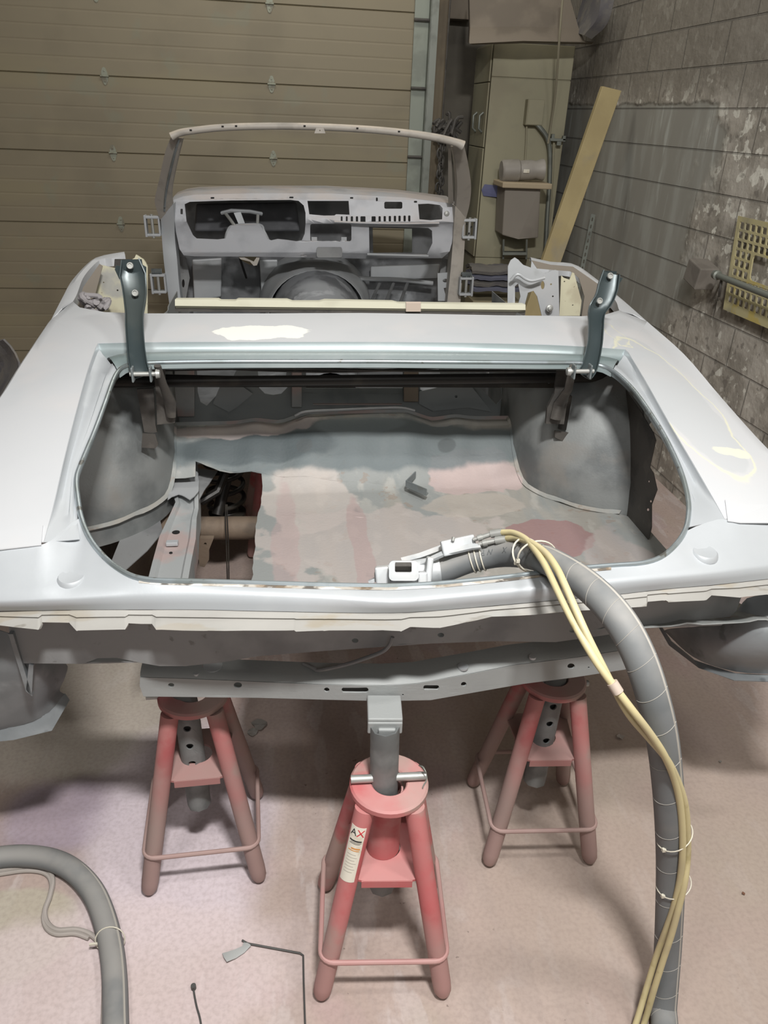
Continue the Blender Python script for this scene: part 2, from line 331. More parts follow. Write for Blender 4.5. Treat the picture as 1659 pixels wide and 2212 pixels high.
old = mx(mth('MULTIPLY', rmp(nzz(15, 9, 14), .60, .66), .6), old, '6a645d')
old = mx(mth('MULTIPLY', rmp(mth('ADD', sp.outputs[2], mth('MULTIPLY', nzz(2, 3, 3), .3)), 2.02, 2.2), .85), old, '7d776d')
upcol = mx(painted, old, paint)
fz = mth('FRACT', mth('DIVIDE', mth('ADD', sp.outputs[2], -.045), .1843), 0.0); ln_ = rmp(mth('ABSOLUTE', mth('SUBTRACT', fz, .5), 0.0), .472, .486)
jn = mx(painted, br.outputs['Fac'], ln_)
upcol = mx(mth('MULTIPLY', rmp(jn, .2, .9), .5), upcol, '5d5a54')
L.new(upcol, bs.inputs['Base Color'])
bp = N.new('ShaderNodeBump'); bp.inputs['Strength'].default_value = .9; bp.inputs['Distance'].default_value = .012
hgt = mth('SUBTRACT', mth('MULTIPLY', mth('ADD', mth('MULTIPLY', nzz(9, 9, 6), 1.0), mth('MULTIPLY', nzz(30, 5, 11), .35)), rmp(painted, 0, 1, 1, .06)), mth('MULTIPLY', jn, .9))
L.new(hgt, bp.inputs['Height']); L.new(bp.outputs[0], bs.inputs['Normal']); blockm = m
wr = MB().grid([[(0, -6.4, 0), (0, -6.4, 4.2)], [(0, 4.6, 0), (0, 4.6, 4.2)]]).build('wall_right', blockm, smooth=False); wr.location = (1.9, 2.4, 0); wr.rotation_euler = (0, 0, WANG); tag(wr, kind='structure')
plaster = mat('dark_plaster', '6b665c', .85, 0, var=[('57534c', 3, .45, .65, .7)], bump=(20, .2, .01))
def wbox(name, x0, x1, y0, y1, z0, z1, m, kind='structure', parent=None):
    b = MB().box(((x0+x1)/2, (y0+y1)/2, (z0+z1)/2), (x1-x0, y1-y0, z1-z0)); o = b.build(name, m, parent, smooth=False)
    if not parent: o.location = (1.9, 2.4, 0); o.rotation_euler = (0, 0, WANG)
    if kind: tag(o, kind=kind)
    return o
wbox('wall_left', -6.2, -6.1, -6.4, 4.5, 0, 4.2, plaster); wbox('wall_front', -6.2, 0, -6.4, -6.3, 0, 4.2, plaster)
wbox('ceiling', -6.2, 0, -6.4, 4.5, 4.2, 4.3, plaster)
# back wall and garage door (door plane at 3.33 in wall axes, YB in the world)
yd = (YB-2.4)+.03; ybk = 2.95
wbox('wall_back', -1.15, .0, ybk, ybk+.1, 0, 4.2, plaster)
dz = bpy.data.materials  # noqa
doorm = mat('garage_door_paint', '877e69', .6, 0, var=[('7a725f', 2.0, .45, .65, .6), ('90876b', 2.6, .5, .7, .45, (.4, 1, 2)), ('7e8474', 5, .6, .7, .3)], bump=(50, .05, .001))
door = empty('door_1'); door.location = (1.9, 2.4, 0); door.rotation_euler = (0, 0, WANG); tag(door, kind='structure')
zl = [.003, .125, .582, 1.039, 1.497, 1.954, 2.411, 2.87, 3.33, 3.79]
for z0, z1 in zip(zl, zl[1:]):
    z0 = max(z0, .005); pr = [(-.018, z0+.0005), (-.03, z0+.006)]
    nrib = 5 if z1-z0 > .2 else 1; hgt_ = (z1-z0-.024)/nrib
    for k in range(nrib):
        a = z0+.012+k*hgt_
        if k: pr += [(-.03, a-.008), (-.0288, a-.003), (-.0288, a+.003), (-.03, a+.008)]
    pr += [(-.03, z1-.006), (-.018, z1-.0005)]
    MB().grid([[(-6.0, yd+.0+p[0], p[1]) for p in pr], [(-1.11, yd+p[0], p[1]) for p in pr]]).build('door_section', doorm, door, smooth=False, sol=.002)
def dloc(px, py): # door plane point, wall axes
    w_ = Q(px, py, y=YB); v = w_-Vector((1.9, 2.4, 0)); c, s = math.cos(-WANG), math.sin(-WANG); return (v.x*c-v.y*s, v.z)
hx = [dloc(590, 335)[0], dloc(250, 325)[0], dloc(250, 325)[0]*2-dloc(590, 335)[0]]
for x in hx:
    for z in zl[2:-1]:
        hb = MB(); y = yd-.036
        lf = [(-.021, 0), (-.020, .02), (-.010, .046), (0, .052), (.010, .046), (.020, .02), (.021, 0)]
        for s in (1, -1):
            hb.add([(x+a, y, z+s*b) for a, b in lf]+[(x+a, y+.006, z+s*b) for a, b in lf], [tuple(range(7)), tuple(range(13, 6, -1))]+[(i, i+7, (i+1) % 7+7, (i+1) % 7) for i in range(7)])
        hb.tube([(x-.027, y-.006, z), (x+.027, y-.006, z)], .006, 10)
        for s in (.03, -.03): hb.lathe([(0, .004), (.005, .003), (.006, 0)], (x, y, z+s), 8, (0, -1, 0))
        hb.build('door_hinge', mat('hinge_zinc', '8f9283', .55, .2, var=[('70695a', 30, .5, .6, .7)]) if 'hinge_zinc' not in MATS else MATS['hinge_zinc'], door, smooth=True)
# jamb, track and its brackets
track = empty('door_track'); track.location = (1.9, 2.4, 0); track.rotation_euler = (0, 0, WANG)
tag(track, 'pale vertical steel track with brackets at the right edge of the garage door', 'door track')
xj = -1.105
MB().box((xj+.005, yd-.045, 1.9), (.10, .012, 3.8)).build('track_plate', mat('pale_track', '8d9389', .6, .1, var=[('767a72', 6, .5, .65, .6)]), track, smooth=False)
MB().box((xj+.055, yd-.08, 1.9), (.006, .07, 3.8)).box((xj+.08, yd-.112, 1.9), (.05, .006, 3.8)).build('track_channel', galv, track, smooth=False)
for z in (2.37, 1.97, 1.54, 1.12, .69):
    MB().tube([(xj-.05, yd-.07, z), (xj+.07, yd-.07, z)], .010, 8).lathe([(0, .01), (.02, .008), (.022, -.008), (0, -.01)], (xj+.07, yd-.07, z), 12, (1, 0, 0)).build('roller', darkg, track)
wbox('trim_1', xj+.11, xj+.19, yd-.05, yd+.05, 0, 4, mat('jamb_brown', '6f6554', .8, 0, var=[('5a5145', 4, .45, .6, .7)]))
# chain with hung tackle beside the jamb
ch = empty('hoist_chain', Q(965, 440, y=4.5)); ch.location.z = 0
tag(ch, 'dark dusty hoist chain with bunched tackle hanging behind the windshield frame', 'chain')
a = Q(955, 270, y=4.5); b_ = Q(948, 455, y=4.5); cb_ = MB()
rnd = random.Random(2)
for k in range(26):
    t = k/25; p = a.lerp(b_, t)-ch.location; p.x += .012*math.sin(k*1.3)
    q = Matrix.Rotation(R(90)*(k % 2)+.3*rnd.random(), 3, 'Z')
    cb_.tube([p+q @ Vector((.018*math.cos(u), 0, .032*math.sin(u))) for u in [2*math.pi*i/12 for i in range(12)]], .007, 6, closed=True)
cb_.build('chain_links', darkg, ch)
tb = MB()
for k in range(14):
    p = Q(950+rnd.uniform(-8, 38), 262+rnd.uniform(0, 50), y=4.45+rnd.uniform(0, .06))-ch.location
    tb.tube(cat([p+Vector((rnd.uniform(-.05, .05), rnd.uniform(-.02, .02), rnd.uniform(-.07, .07))) for _ in range(4)], 4), .012, 7)
tb.build('tackle', darkg, ch)
MB().tube([a-ch.location, Vector((a.x-ch.location.x, a.y-ch.location.y, 4.2))], .006, 6).build('hanging_cable', darkg, ch)
# ------------------------------------------------------------------ things by the back right corner
cabinet = empty('cabinet', (0, 0, 0)); tag(cabinet, 'tall tan steel cabinet standing in the back right corner beside the block wall', 'cabinet')
cx0, cx1, cy0, cy1, cz1 = 1.17, 1.716, 4.4, 4.92, 2.25
cabinet.location = (1.44, 4.4, 0); cabinet.rotation_euler = (0, 0, R(0))
def CB(name, x0, x1, y0, y1, z0, z1, m=cabm, bev=.004): return MB().box(((x0+x1)/2-1.44, (y0+y1)/2-4.4, (z0+z1)/2), (x1-x0, y1-y0, z1-z0)).build(name, m, cabinet, smooth=False, bev=bev)
CB('carcass', cx0+.004, cx1, cy0+.01, cy1, .0, cz1)
zs_ = Q(1150, 170, y=4.4).z
CB('front_panel', cx0, cx1, cy0, cy0+.012, .9, zs_-.004); CB('top_panel', cx0, cx1, cy0, cy0+.012, zs_+.002, cz1); CB('lower_panel', cx0, cx1, cy0, cy0+.012, .02, .895)
for a, b in ((.9, 1.62), (1.625, 2.02), (2.025, 2.24)):
    CB('side_door', cx0-.010, cx0, cy0+.03, cy1-.02, a, b)
for y in (cy0+.10, cy0+.30):
    MB().tube([(cx0-.012-1.44, y-4.4, 1.72), (cx0-.035-1.44, y-4.4, 1.74), (cx0-.035-1.44, y-4.4, 1.82), (cx0-.012-1.44, y-4.4, 1.84)], .008, 8).build('handle', galv, cabinet)
# duct hood above the cabinet
hd = empty('duct_hood', (1.44, 4.35, 2.26)); tag(hd, 'dusty brown sheet metal hood flaring over the top of the tan cabinet', 'hood')
o_ = Vector(hd.location)
def HQ(px, py, y): return Q(px, py, y=y)-o_
hb = MB().grid([[HQ(1015, 0, 4.3), HQ(1120, -8, 4.2), HQ(1232, 0, 4.25)], [HQ(1016, 60, 4.25), HQ(1120, 58, 4.15), HQ(1250, 62, 4.2)], [HQ(1014, 84, 4.15), HQ(1130, 82, 4.05), HQ(1262, 88, 4.1)], [HQ(1014, 94, 4.14), HQ(1130, 88, 4.04), HQ(1281, 91, 4.1)], [HQ(1020, 96, 4.3), HQ(1130, 93, 4.3), HQ(1278, 95, 4.3)]])
hb.build('hood_panel', mat('hood_brown', '746b5f', .75, 0, var=[('5f574d', 4, .45, .6, .7)], bump=(30, .1, .004)), hd, sol=.004)
MB().grid([[HQ(1015, 0, 4.3), HQ(1016, 60, 4.25), HQ(1014, 92, 4.15)], [HQ(1012, 0, 4.9), HQ(1013, 60, 4.9), HQ(1011, 92, 4.9)]]).build('hood_side', MATS['hood_brown'], hd, sol=.004)
tp = MB().grid([cat([Q(1262, -10, y=4.5), Q(1250, 30, y=4.4), Q(1240, 70, y=4.3)], 5), cat([Q(1300, -10, y=3.9), Q(1290, 40, y=3.9), Q(1262, 76, y=4.0)], 5), cat([Q(1330, -10, y=3.85), Q(1312, 50, y=3.9), Q(1278, 84, y=4.0)], 5)])
tag(tp.build('tarpaulin', clothm, sol=.006), 'dark sagging tarpaulin hanging between the hood and the block wall', 'tarpaulin')
# small junction box top left of hood
jb = MB().box((0, 0, 0), (.20, .12, .20)); jo = jb.build('junction_box', MATS['hood_brown'], smooth=False, bev=.006); jo.location = Q(990, 8, y=5.2); tag(jo, 'brown junction box high on the wall between door track and hood', 'junction box')
# switch box with conduits
sb = MB().box((0, -.035, 0), (.115, .07, .155)).build('switch_box', cabm, smooth=False, bev=.004); sb.location = Q(1150, 243, y=4.398); tag(sb, 'small tan electrical box screwed on the cabinet front', 'electrical box')
MB().box((0, -.073, 0), (.105, .006, .145)).build('box_cover', cabm, sb, smooth=False)
def pts_tube(name, pxs, r, m, label, c, n=10, sub=5, **k):
    pts = cat([Q(a[0], a[1], y=a[2]) if len(a) == 3 else a[0] for a in pxs], sub); o = Vector(pts[0])
    x = MB().tube([p-o for p in pts], r, n).build(name, m); x.location = o; tag(x, label, c); return x
pts_tube('flexible_conduit', [(1152, 262, 4.36), (1166, 275, 4.34), (1182, 298, 4.33), (1188, 330, 4.34), (1187, 400, 4.35), (1182, 470, 4.35), (1176, 600, 4.35)], .015, galv, 'grey flexible conduit curving down from the tan electrical box', 'conduit')
pts_tube('thin_conduit', [(1138, 263, 4.37), (1137, 300, 4.37), (1134, 360, 4.37)], .006, cabm, 'thin straight conduit dropping from electrical box to the dispenser', 'conduit')
pts_tube('pull_cord', [(1216, -10, 4.0), (1208, 90, 4.05), (1200, 200, 4.2), (1190, 270, 4.3), (1184, 310, 4.32)], .007, mat('cord_tan', '8e8874', .7), 'pale cord hanging from above in front of the cabinet', 'cord')
pts_tube('wall_conduit', [(1197, 300, 4.37), (1192, 400, 4.37), (1180, 560, 4.37)], .008, cabm, 'thin tan pipe running down the right edge of the cabinet', 'pipe')
cl = MB().box((0, 0, 0), (.12, .03, .018)).box((-.03, 0, .02), (.02, .03, .03)).box((.05, 0, .012), (.02, .03, .03)).box((.02, 0, -.02), (.03, .02, .03)).build('pipe_clamp', galv, smooth=False, bev=.002); cl.location = Q(1202, 302, y=4.34); tag(cl, 'steel clamp bracket holding the conduits to the cabinet edge', 'clamp')
# dispenser: bin, shelf, roll
bn = empty('waste_bin', Q(1128, 515, y=4.3)); bo = Vector(bn.location); tag(bn, 'dusty grey brown bin hung on the cabinet under a pale lid', 'bin')
def BQ(px, py, y): return Q(px, py, y=y)-bo
fr = [BQ(1091, 404, 4.12), BQ(1168, 406, 4.12), BQ(1163, 514, 4.16), BQ(1120, 517, 4.14), BQ(1085, 508, 4.16)]
bk = [p+Vector((0, .22, 0)) for p in fr]
MB().add(fr+bk, [(4, 3, 2, 1, 0), (5, 6, 7, 8, 9)]+[(i, (i+1) % 5, (i+1) % 5+5, i+5) for i in range(5)]).build('bin_body', binm, bn, smooth=False, bev=.008)
c0 = BQ(1128, 398, 4.2); MB().box(c0, (.34, .27, .035)).build('bin_lid', mat('pale_board', 'a99a80', .7, 0), bn, smooth=False, bev=.006)
c0 = Q(1128, 368, y=4.2)
rl = MB().lathe([(.0, -.145), (.062, -.145), (.07, -.135), (.07, -.03), (.062, -.02), (.064, .06), (.056, .09), (.068, .13), (.068, .145), (0, .145)], (0, 0, 0), 28, (1, 0, .06)).build('paper_roll', mat('roll_grey', '9a958e', .5, .1, var=[('88837c', 8, .5, .6, .6)])); rl.location = c0
tag(rl, 'grey dented cylinder lying on the lid of the bin', 'canister'); MB().box((.01, -.069, .0), (.04, .004, .022)).build('paper_label', stickm, rl, smooth=False)
bt = MB().add([Q(1047, 398, y=4.39), Q(1088, 402, y=4.37), Q(1090, 424, y=4.37), Q(1082, 427, y=4.37), Q(1044, 423, y=4.39), Q(1040, 410, y=4.39)], [(0, 1, 2, 3, 4, 5)]).build('blue_tape', bluem, smooth=False, sol=.003)
tag(bt, 'strip of faded blue tape stuck left of the bin on the cabinet', 'tape')
oc = MB(); 
for a in ((1088, 517), (1138, 517)): oc.hexa([Q(a[0]-2, 517, y=4.16), Q(a[0]+2, 517, y=4.16), Q(a[0]+1, 560, y=4.2), Q(a[0]-3, 560, y=4.2)], [Q(a[0]-2, 517, y=4.36), Q(a[0]+2, 517, y=4.36), Q(a[0]+1, 560, y=4.36), Q(a[0]-3, 560, y=4.36)])
oc.hexa([Q(1086, 545, y=4.15), Q(1138, 545, y=4.15), Q(1138, 551, y=4.15), Q(1086, 551, y=4.15)], [Q(1086, 542, y=4.36), Q(1138, 542, y=4.36), Q(1138, 548, y=4.36), Q(1086, 548, y=4.36)])
tag(oc.build('wall_bracket', galv, smooth=False), 'grey open bracket holding nothing below the dusty bin', 'bracket')
rg = empty('rag_pile', Q(1060, 640, y=4.0)); ro = Vector(rg.location); tag(rg, 'dusty folded rags heaped on a carton behind the right quarter', 'rag pile')
rnd = random.Random(8)
for k, (a, b) in enumerate(((585, .17), (597, .19), (610, .2), (621, .19))):
    rb = MB(); rows = []
    for i in range(9):
        rows.append([Q(1062, a, y=4.0)-ro+Vector((-.16+.32*j/12+rnd.uniform(-.006, .006), -.12+.24*i/8, .004*math.sin(j*.9+k)+.03*math.cos((i-4)/4*1.4)+rnd.uniform(-.004, .004))) for j in range(13)])
    rb.grid(rows).build('rag', [clothm, mat('rag_blue', '6b6d7c', .9), clothm, MATS['rag_blue']][k], rg, sol=.022)
MB().box(Q(1062, 672, y=4.0)-ro+Vector((0, 0, .1-(ro.z+(Q(1062, 672, y=4.0)-ro).z+.1)/2)), (.34, .26, ro.z+(Q(1062, 672, y=4.0)-ro).z+.1-.01)).build('carton', mat('carton_tan', '8a8168', .8), rg, smooth=False, bev=.004)
# leaning board and slotted strip
a0, a1 = Q(1302, 186, y=3.55), Q(1343, 196, y=3.55); b0, b1 = Q(1172, 562, y=3.25), Q(1212, 566, y=3.25)
def ext(a, b, z): t = (z-a.z)/(b.z-a.z); return a.lerp(b, t)
c0, c1 = ext(a0, b0, .01), ext(a1, b1, .01)
dv = Vector((0, .04, 0))
tag(MB().hexa([a0, a1, c1, c0], [p+dv for p in (a0, a1, c1, c0)]).build('wooden_board', woodm, smooth=False, bev=.003), 'long pine board leaning against the block wall beside the cabinet', 'board')
for (px, py, yy) in ((1286, 344, 3.42), (1252, 422, 3.36)):
    pass
a0, a1 = Q(1277, 462, y=3.9), Q(1286, 464, y=3.9); b0, b1 = Q(1248, 605, y=3.8), Q(1262, 607, y=3.8)
L_ = (b0-a0).length
s0 = plate('slotted_angle', [(0, 0), (.05, 0), (.05, L_+.5), (0, L_+.5)], [rrect(.016, .02+k*.045, .034, .045+k*.045, .006, 2) for k in range(int((L_+.45)/.045))],
      lambda u, v: a0.lerp(a1, u/.05)+(b0-a0)*(v/L_), galv, sol=.003, smooth=False)
tag(s0, 'perforated steel strip leaning behind the pine board', 'steel strip')
# yellow grate and the wooden mallet on the right wall
def WQ(px, py, off=0):   # point on the block wall, `off` metres in front
    d = BR[2]+BR[0]*((px-PW/2)/FOC)-BR[1]*((py-PH/2)/FOC); t_ = math.tan(WANG)
    o = 1.9-off; t = (o-(CAM.y-2.4)*t_-CAM.x)/(d.x+t_*d.y); return CAM+d*t
def wuv(p): return ((p.y), p.z)
def wall_pt(y, z, off): return Vector((1.9-off-(y-2.4)*math.tan(WANG), y, z))
GO = .05
corn = [wuv(WQ(px, py, GO)) for px, py in ((1587, 466), (1563, 668))]
z1g, z0g, yg = corn[0][1], corn[1][1], corn[0][0]
sl = (corn[1][0]-corn[0][0])/(z1g-z0g)
W_ = .62; hls = []
nr = 9; ph = (z1g-z0g-.05)/nr; big = (3, 6, 2, 11)     # rows 3..5, columns 2..
ncol = 13; pw = (W_-.04)/ncol
for r_ in range(nr):
    for c_ in range(ncol):
        if 3 <= r_ < 6 and c_ >= 3: continue
        y0 = .02+c_*pw; zz = .035+r_*ph; hls.append(rrect(y0+.004, zz+.004, y0+pw-.006, zz+ph-.006, .004, 1))
hls.append(rrect(.02+3*pw+.012, .035+3*ph+.006, W_-.06, .035+6*ph-.006, .02, 3))
gr = plate('yellow_grate', [(0, 0), (W_, 0), (W_, z1g-z0g), (0, z1g-z0g)], hls, lambda u, v: wall_pt(yg-u+sl*(z1g-z0g-v), z0g+v, GO-.02*math.sin(v*3)), gratem, sol=.006, smooth=False)
tag(gr, 'pale yellow perforated grille panel hung on the block wall', 'grille')
ml = empty('mallet', WQ(1525, 593, .06)); mo = Vector(ml.location); tag(ml, 'dusty square headed mallet hanging on the block wall beside the yellow grille', 'mallet')
M_ = Matrix.Rotation(R(12), 3, 'X')
MB().box((-.02, .01, 0), (.10, .14, .105), M_).build('mallet_head', mat('dusty_block', '79736b', .85, 0, var=[('666059', 8, .5, .6, .6)], bump=(40, .3, .004)), ml, smooth=False, bev=.006)
hA = WQ(1548, 594, .13)-mo; hB = WQ(1665, 640, .13)-mo
MB().tube([hA, hA.lerp(hB, .5), hB, hB+(hB-hA)*.3], .014, 12).lathe([(.0, .02), (.02, .016), (.022, -.01), (0, -.02)], hA, 12, (0, 1, 0)).build('mallet_handle', galv, ml)
hk = pts_tube('wall_hook', [(WQ(1562, 596, .01),), (WQ(1560, 600, .10),), (WQ(1556, 622, .12),), (WQ(1553, 640, .10),)], .006, darkg, 'dark bent hook on the block wall under the mallet handle', 'hook')
# grey sheeting at the far left
cm = MB(); rows = []
for i in range(10):
    py = 735+i*16; x1 = lerp1(py, [(735, 8), (760, 30), (790, 45), (815, 40), (850, 25), (880, 10)])
    rows.append([Q(-120+(x1+120)*j/10, py+4*math.sin(j+i*.8), y=2.2+.10*math.sin(j*.8+i*.5)-.4*j/10) for j in range(11)])
gs = cm.grid(rows).build('dust_sheet', clothm, sol=.008); tag(gs, 'crumpled dark grey sheet bunched at the left beyond the car body', 'dust sheet')
# ------------------------------------------------------------------ jack stands
def make_stand():
    t = empty('jack_stand')
    def B(n, mb, m=redm, **k): return mb.build(n, m, t, **k)
    for sx in (-1, 1):
        for sy in (-1, 1):
            a, b = Vector((sx*.052, sy*.052, .515)), Vector((sx*.14, sy*.14, .012)); d = (b-a)
            B('leg', MB().tube([a, a+d*.5, a+d*.93, a+d*.975, b], [.0215, .0215, .0215, .020, .014], 20))
    pr = [(.037, .516), (.037, .532), (.040, .535), (.080, .535), (.0845, .531), (.0845, .520), (.080, .516)]
    B('top_plate', MB().lathe(pr, n=40, closed=True))
    rr = [Vector((x, y, .135)) for x, y in rrect(-.142, -.142, .142, .142, .03, 5)]
    for v in rr: v.z += .012*math.sin(v.x*9)*0
    B('brace_ring', MB().tube(rr, .006, 10, closed=True))
    sq = [(-.085, -.078), (-.05, -.088), (.05, -.088), (.085, -.078), (.078, 0), (.085, .078), (.05, .088), (-.05, .088), (-.085, .078), (-.078, 0)]
    lp = plate('lower_plate', sq, [circ(0, 0, .034, n=24)], lambda u, v: Vector((u, v, .33)), redm, t, sol=.006, smooth=False)
    B('plate_lip', MB().box((0, -.087, .322), (.11, .004, .02)), smooth=False)
    return t
def column(parent, top, bot, z0, z1, name='column', r=.0285, holes=True):
    d = (top-bot).normalized(); q = Vector((0, 0, 1)).rotation_difference(d); L_ = (top-bot).length
    hs = []
    if holes:
        n = int(L_/.055)
        for k in range(n):
            v = .05+k*.055
            if v < L_-.03 and z0 < v < z1: hs.append(circ(math.pi*r*.5+r*0, v, .009, n=12))
    per = 2*math.pi*r
    o = plate(name, [(0, 0), (per*.999, 0), (per*.999, L_), (0, L_)], hs,
        lambda u, v: bot+q @ Vector((r*math.cos(u/r+math.pi), r*math.sin(u/r+math.pi), v)), redg, parent, sol=.004, maxlen=.03)
    MB().lathe([(0, .004), (r*.96, .0)], bot+d*.03, 20, d).build('tube_end', darkg, o)
    return o
def copy_tree(o, parent=None):
    c = o.copy(); S.collection.objects.link(c); c.parent = parent
    for k in list(o.children): copy_tree(k, c)
    return c
proto = make_stand(); G = 'red jack stands under the rear of the car'
st = []
for i, (x, y, rz, lab) in enumerate(((.020, -.167, -4, 'red jack stand nearest the camera, silver pin and sticker on its leg'), (-.425, .150, 3, 'red jack stand on the left under the crossmember end'), (.482, .150, -3, 'red jack stand on the right beside the hanging hoses'))):
    o = proto if i == 0 else copy_tree(proto); o.location = (x, y, 0); o.rotation_euler = (0, 0, R(rz)); tag(o, lab, 'jack stand', G); st.append(o)
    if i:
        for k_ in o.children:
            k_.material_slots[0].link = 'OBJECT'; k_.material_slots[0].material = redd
o = copy_tree(proto); fs = Q(548, 1065, z=.30); o.location = (fs.x+.10, fs.y+.10, 0); o.rotation_euler = (0, 0, R(8)); tag(o, 'far red jack stand glimpsed through the torn hole in the trunk floor', 'jack stand', 'red jack stand further forward under the car')
# columns, each raised and tilted differently
column(st[0], Vector((-.014, .010, .68)), Vector((-.003, .0, .20)), .0, 0)
MB().lathe([(.0355, .334), (.0355, .515)], (-.006, 0, 0), n=28).build('sleeve', redm, st[0], sol=.004)
MB().tube([(-.082, -.006, .547), (.078, .004, .547)], .0088, 16).build('locking_pin', zinc, st[0])
wp = cat([Vector((.070, .004, .557)), Vector((.076, -.012, .572)), Vector((.069, -.002, .578)), Vector((.063, .010, .570)), Vector((.074, .012, .562)), Vector((.08, -.004, .548)), Vector((.072, -.018, .542)), Vector((.07, -.022, .537))], 4)
MB().tube(wp, .0013, 6).build('cotter_wire', galv, st[0])
sd = MB().box((-.014, .048, .687), (.072, .075, .024)).box((-.014, .012, .676), (.072, .008, .03)).box((-.010, .006, .664), (.036, .009, .028))
sd.build('saddle', xmm, st[0], smooth=False, bev=.003)
for o, (tp_, bt_) in ((st[1], ((398, 1500), (431, 1735))), (st[2], ((1196, 1478), (1154, 1685)))):
    a = Q(*tp_, y=o.location.y); b = Q(*bt_, y=o.location.y-.02); Mi = (Matrix.Translation(o.location) @ Matrix.Rotation(o.rotation_euler.z, 4, 'Z')).inverted()
    a, b = Mi @ a, Mi @ b; d = (a-b).normalized(); a = a+d*.11
    column(o, a, b, .10, 1)
    MB().tube([a+Vector((-.085, -.01, -.105)), a+Vector((.085, -.01, -.105))], .008, 12).build('locking_pin', zinc, o)
    MB().box(a, (.08, .08, .03)).build('saddle', xmm, o, smooth=False, bev=.003)
# sticker on the near-left leg of the nearest stand
legd = (Vector((-.14, -.14, .012))-Vector((-.052, -.052, .515))).normalized(); la = Vector((-.052, -.052, .515))
fx = Vector((.97, -.25, 0)); fx = (fx-legd*fx.dot(legd)).normalized(); fy = legd.cross(fx).normalized()
if fy.y > 0: fy = -fy
def leg_wrap(u, v, r=.0219):  # u across (m), v down along the leg
    an = u/r; return la+legd*v+(fy*math.cos(an)+fx*math.sin(an))*r
rows = [[leg_wrap(-.020+.036*j/10, .035+.14*i/14) for j in range(11)] for i in range(15)]
stk = MB().grid(rows).build('sticker', stickm, st[0], smooth=True, sol=.0004)
def stxt(body, u, v, size, m): text('sticker_print', body, size, None, m, stk, wrap=lambda c: leg_wrap(u+c.x, v-c.y, .0224+c.z))
stxt('A', -.010, .05, .022, inkb); stxt('X', .006, .05, .024, inkr)
def bar(u0, u1, v0, v1, m): MB().grid([[leg_wrap(u0+(u1-u0)*j/6, v, .02225) for j in range(7)] for v in (v0, v1)]).build('sticker_print', m, stk, sol=.0002)
bar(-.016, .012, .068, .0715, inkb); bar(-.012, .012, .0735, .0745, inkb); bar(-.015, .010, .0765, .0775, inkb); bar(-.008, .012, .087, .0905, inko); bar(-.014, .011, .093, .095, inko)
for k in range(7): bar(-.014, .006+.004*(k % 2), .104+k*.0075, .1048+k*.0075, mat('grey_ink', '8f8a80', .7) if k == 0 else MATS['grey_ink'])
# ------------------------------------------------------------------ the car
MCAR = Matrix.Translation(CAM) @ (mat3(BR) @ mat3(BA).inverted()).to_4x4() @ Matrix.Translation(-CAM)
car = empty('car_body'); car.matrix_world = MCAR
tag(car, 'stripped convertible car body in grey primer with its trunk open, resting on jack stands', 'car body')
def part(name, mb, m, parent=car, **k): return mb.build(name, m, parent, **k)
def zdeck(x, y): return 1.018+.24*y-.055*min(y, 1.5)**2-(.165*(y-1.5) if y > 1.5 else 0)-.035*min(1.1, abs(x-.01)/.95)**5
def zopen(x, y): return 1.0+.205*(y-.0)
def D(px, py): return P(px, py, f=zdeck)
def O(px, py, dz=0): return P(px, py, f=lambda x, y: zopen(x, y)+dz)
# deck and quarter skin -----------------------------------------------
LI = [(95, 1172), (115, 1095), (139, 990), (163, 895), (188, 805), (207, 751)]      # lid recess edge, left, rear to front
LO = [(-190, 1190), (-170, 1060), (-80, 955), (0, 862), (52, 780), (112, 690)]
FI = [(212, 742), (300, 740), (400, 739), (520, 739), (660, 739), (800, 739), (930, 740), (1060, 742), (1180, 745), (1280, 750), (1350, 755)]
FO = [(157, 652), (172, 665), (225, 675), (300, 678), (560, 678), (780, 677), (930, 679), (1080, 682), (1255, 684), (1306, 681), (1338, 671)]
RI = [(1357, 762), (1395, 825), (1440, 905), (1490, 990), (1535, 1068), (1565, 1122)]
RO = [(1397, 695), (1477, 766), (1556, 858), (1659, 972), (1760, 1060), (1830, 1130)]
inn = [D(*p) for p in LI+FI+RI]; out = [D(*p) for p in LO+FO+RO]
n_ = 9; rows = []
for a, b in zip(inn, out):
    r = []
    for k in range(n_):
        p = a.lerp(b, k/(n_-1)); p.z = zdeck(p.x, p.y); r.append(p)
    # edge roll-over towards the outside
    r.append(r[-1]+Vector(((.012 if b.x > 0 else -.012) if abs(b.x) > .86 else 0, 0 if abs(b.x) > .86 else .006, -.012)))
    rows.append(r)
# fill a smooth strip by resampling along the length too
def densify(rows, k=4):
    cols = [cat([r[j] for r in rows], k) for j in range(len(rows[0]))]
    return [[c[i] for c in cols] for i in range(len(cols[0]))]
part('rear_deck', MB().grid(densify(rows[:6], 4)), deckm, sol=.003)
bpy.context.scene.objects['rear_deck'].name = 'quarter_top'
part('rear_deck', MB().grid(rows[5:18]), deckm, sol=.003, auto=60)
part('quarter_top', MB().grid(densify(rows[17:], 4)), deckm, sol=.003)
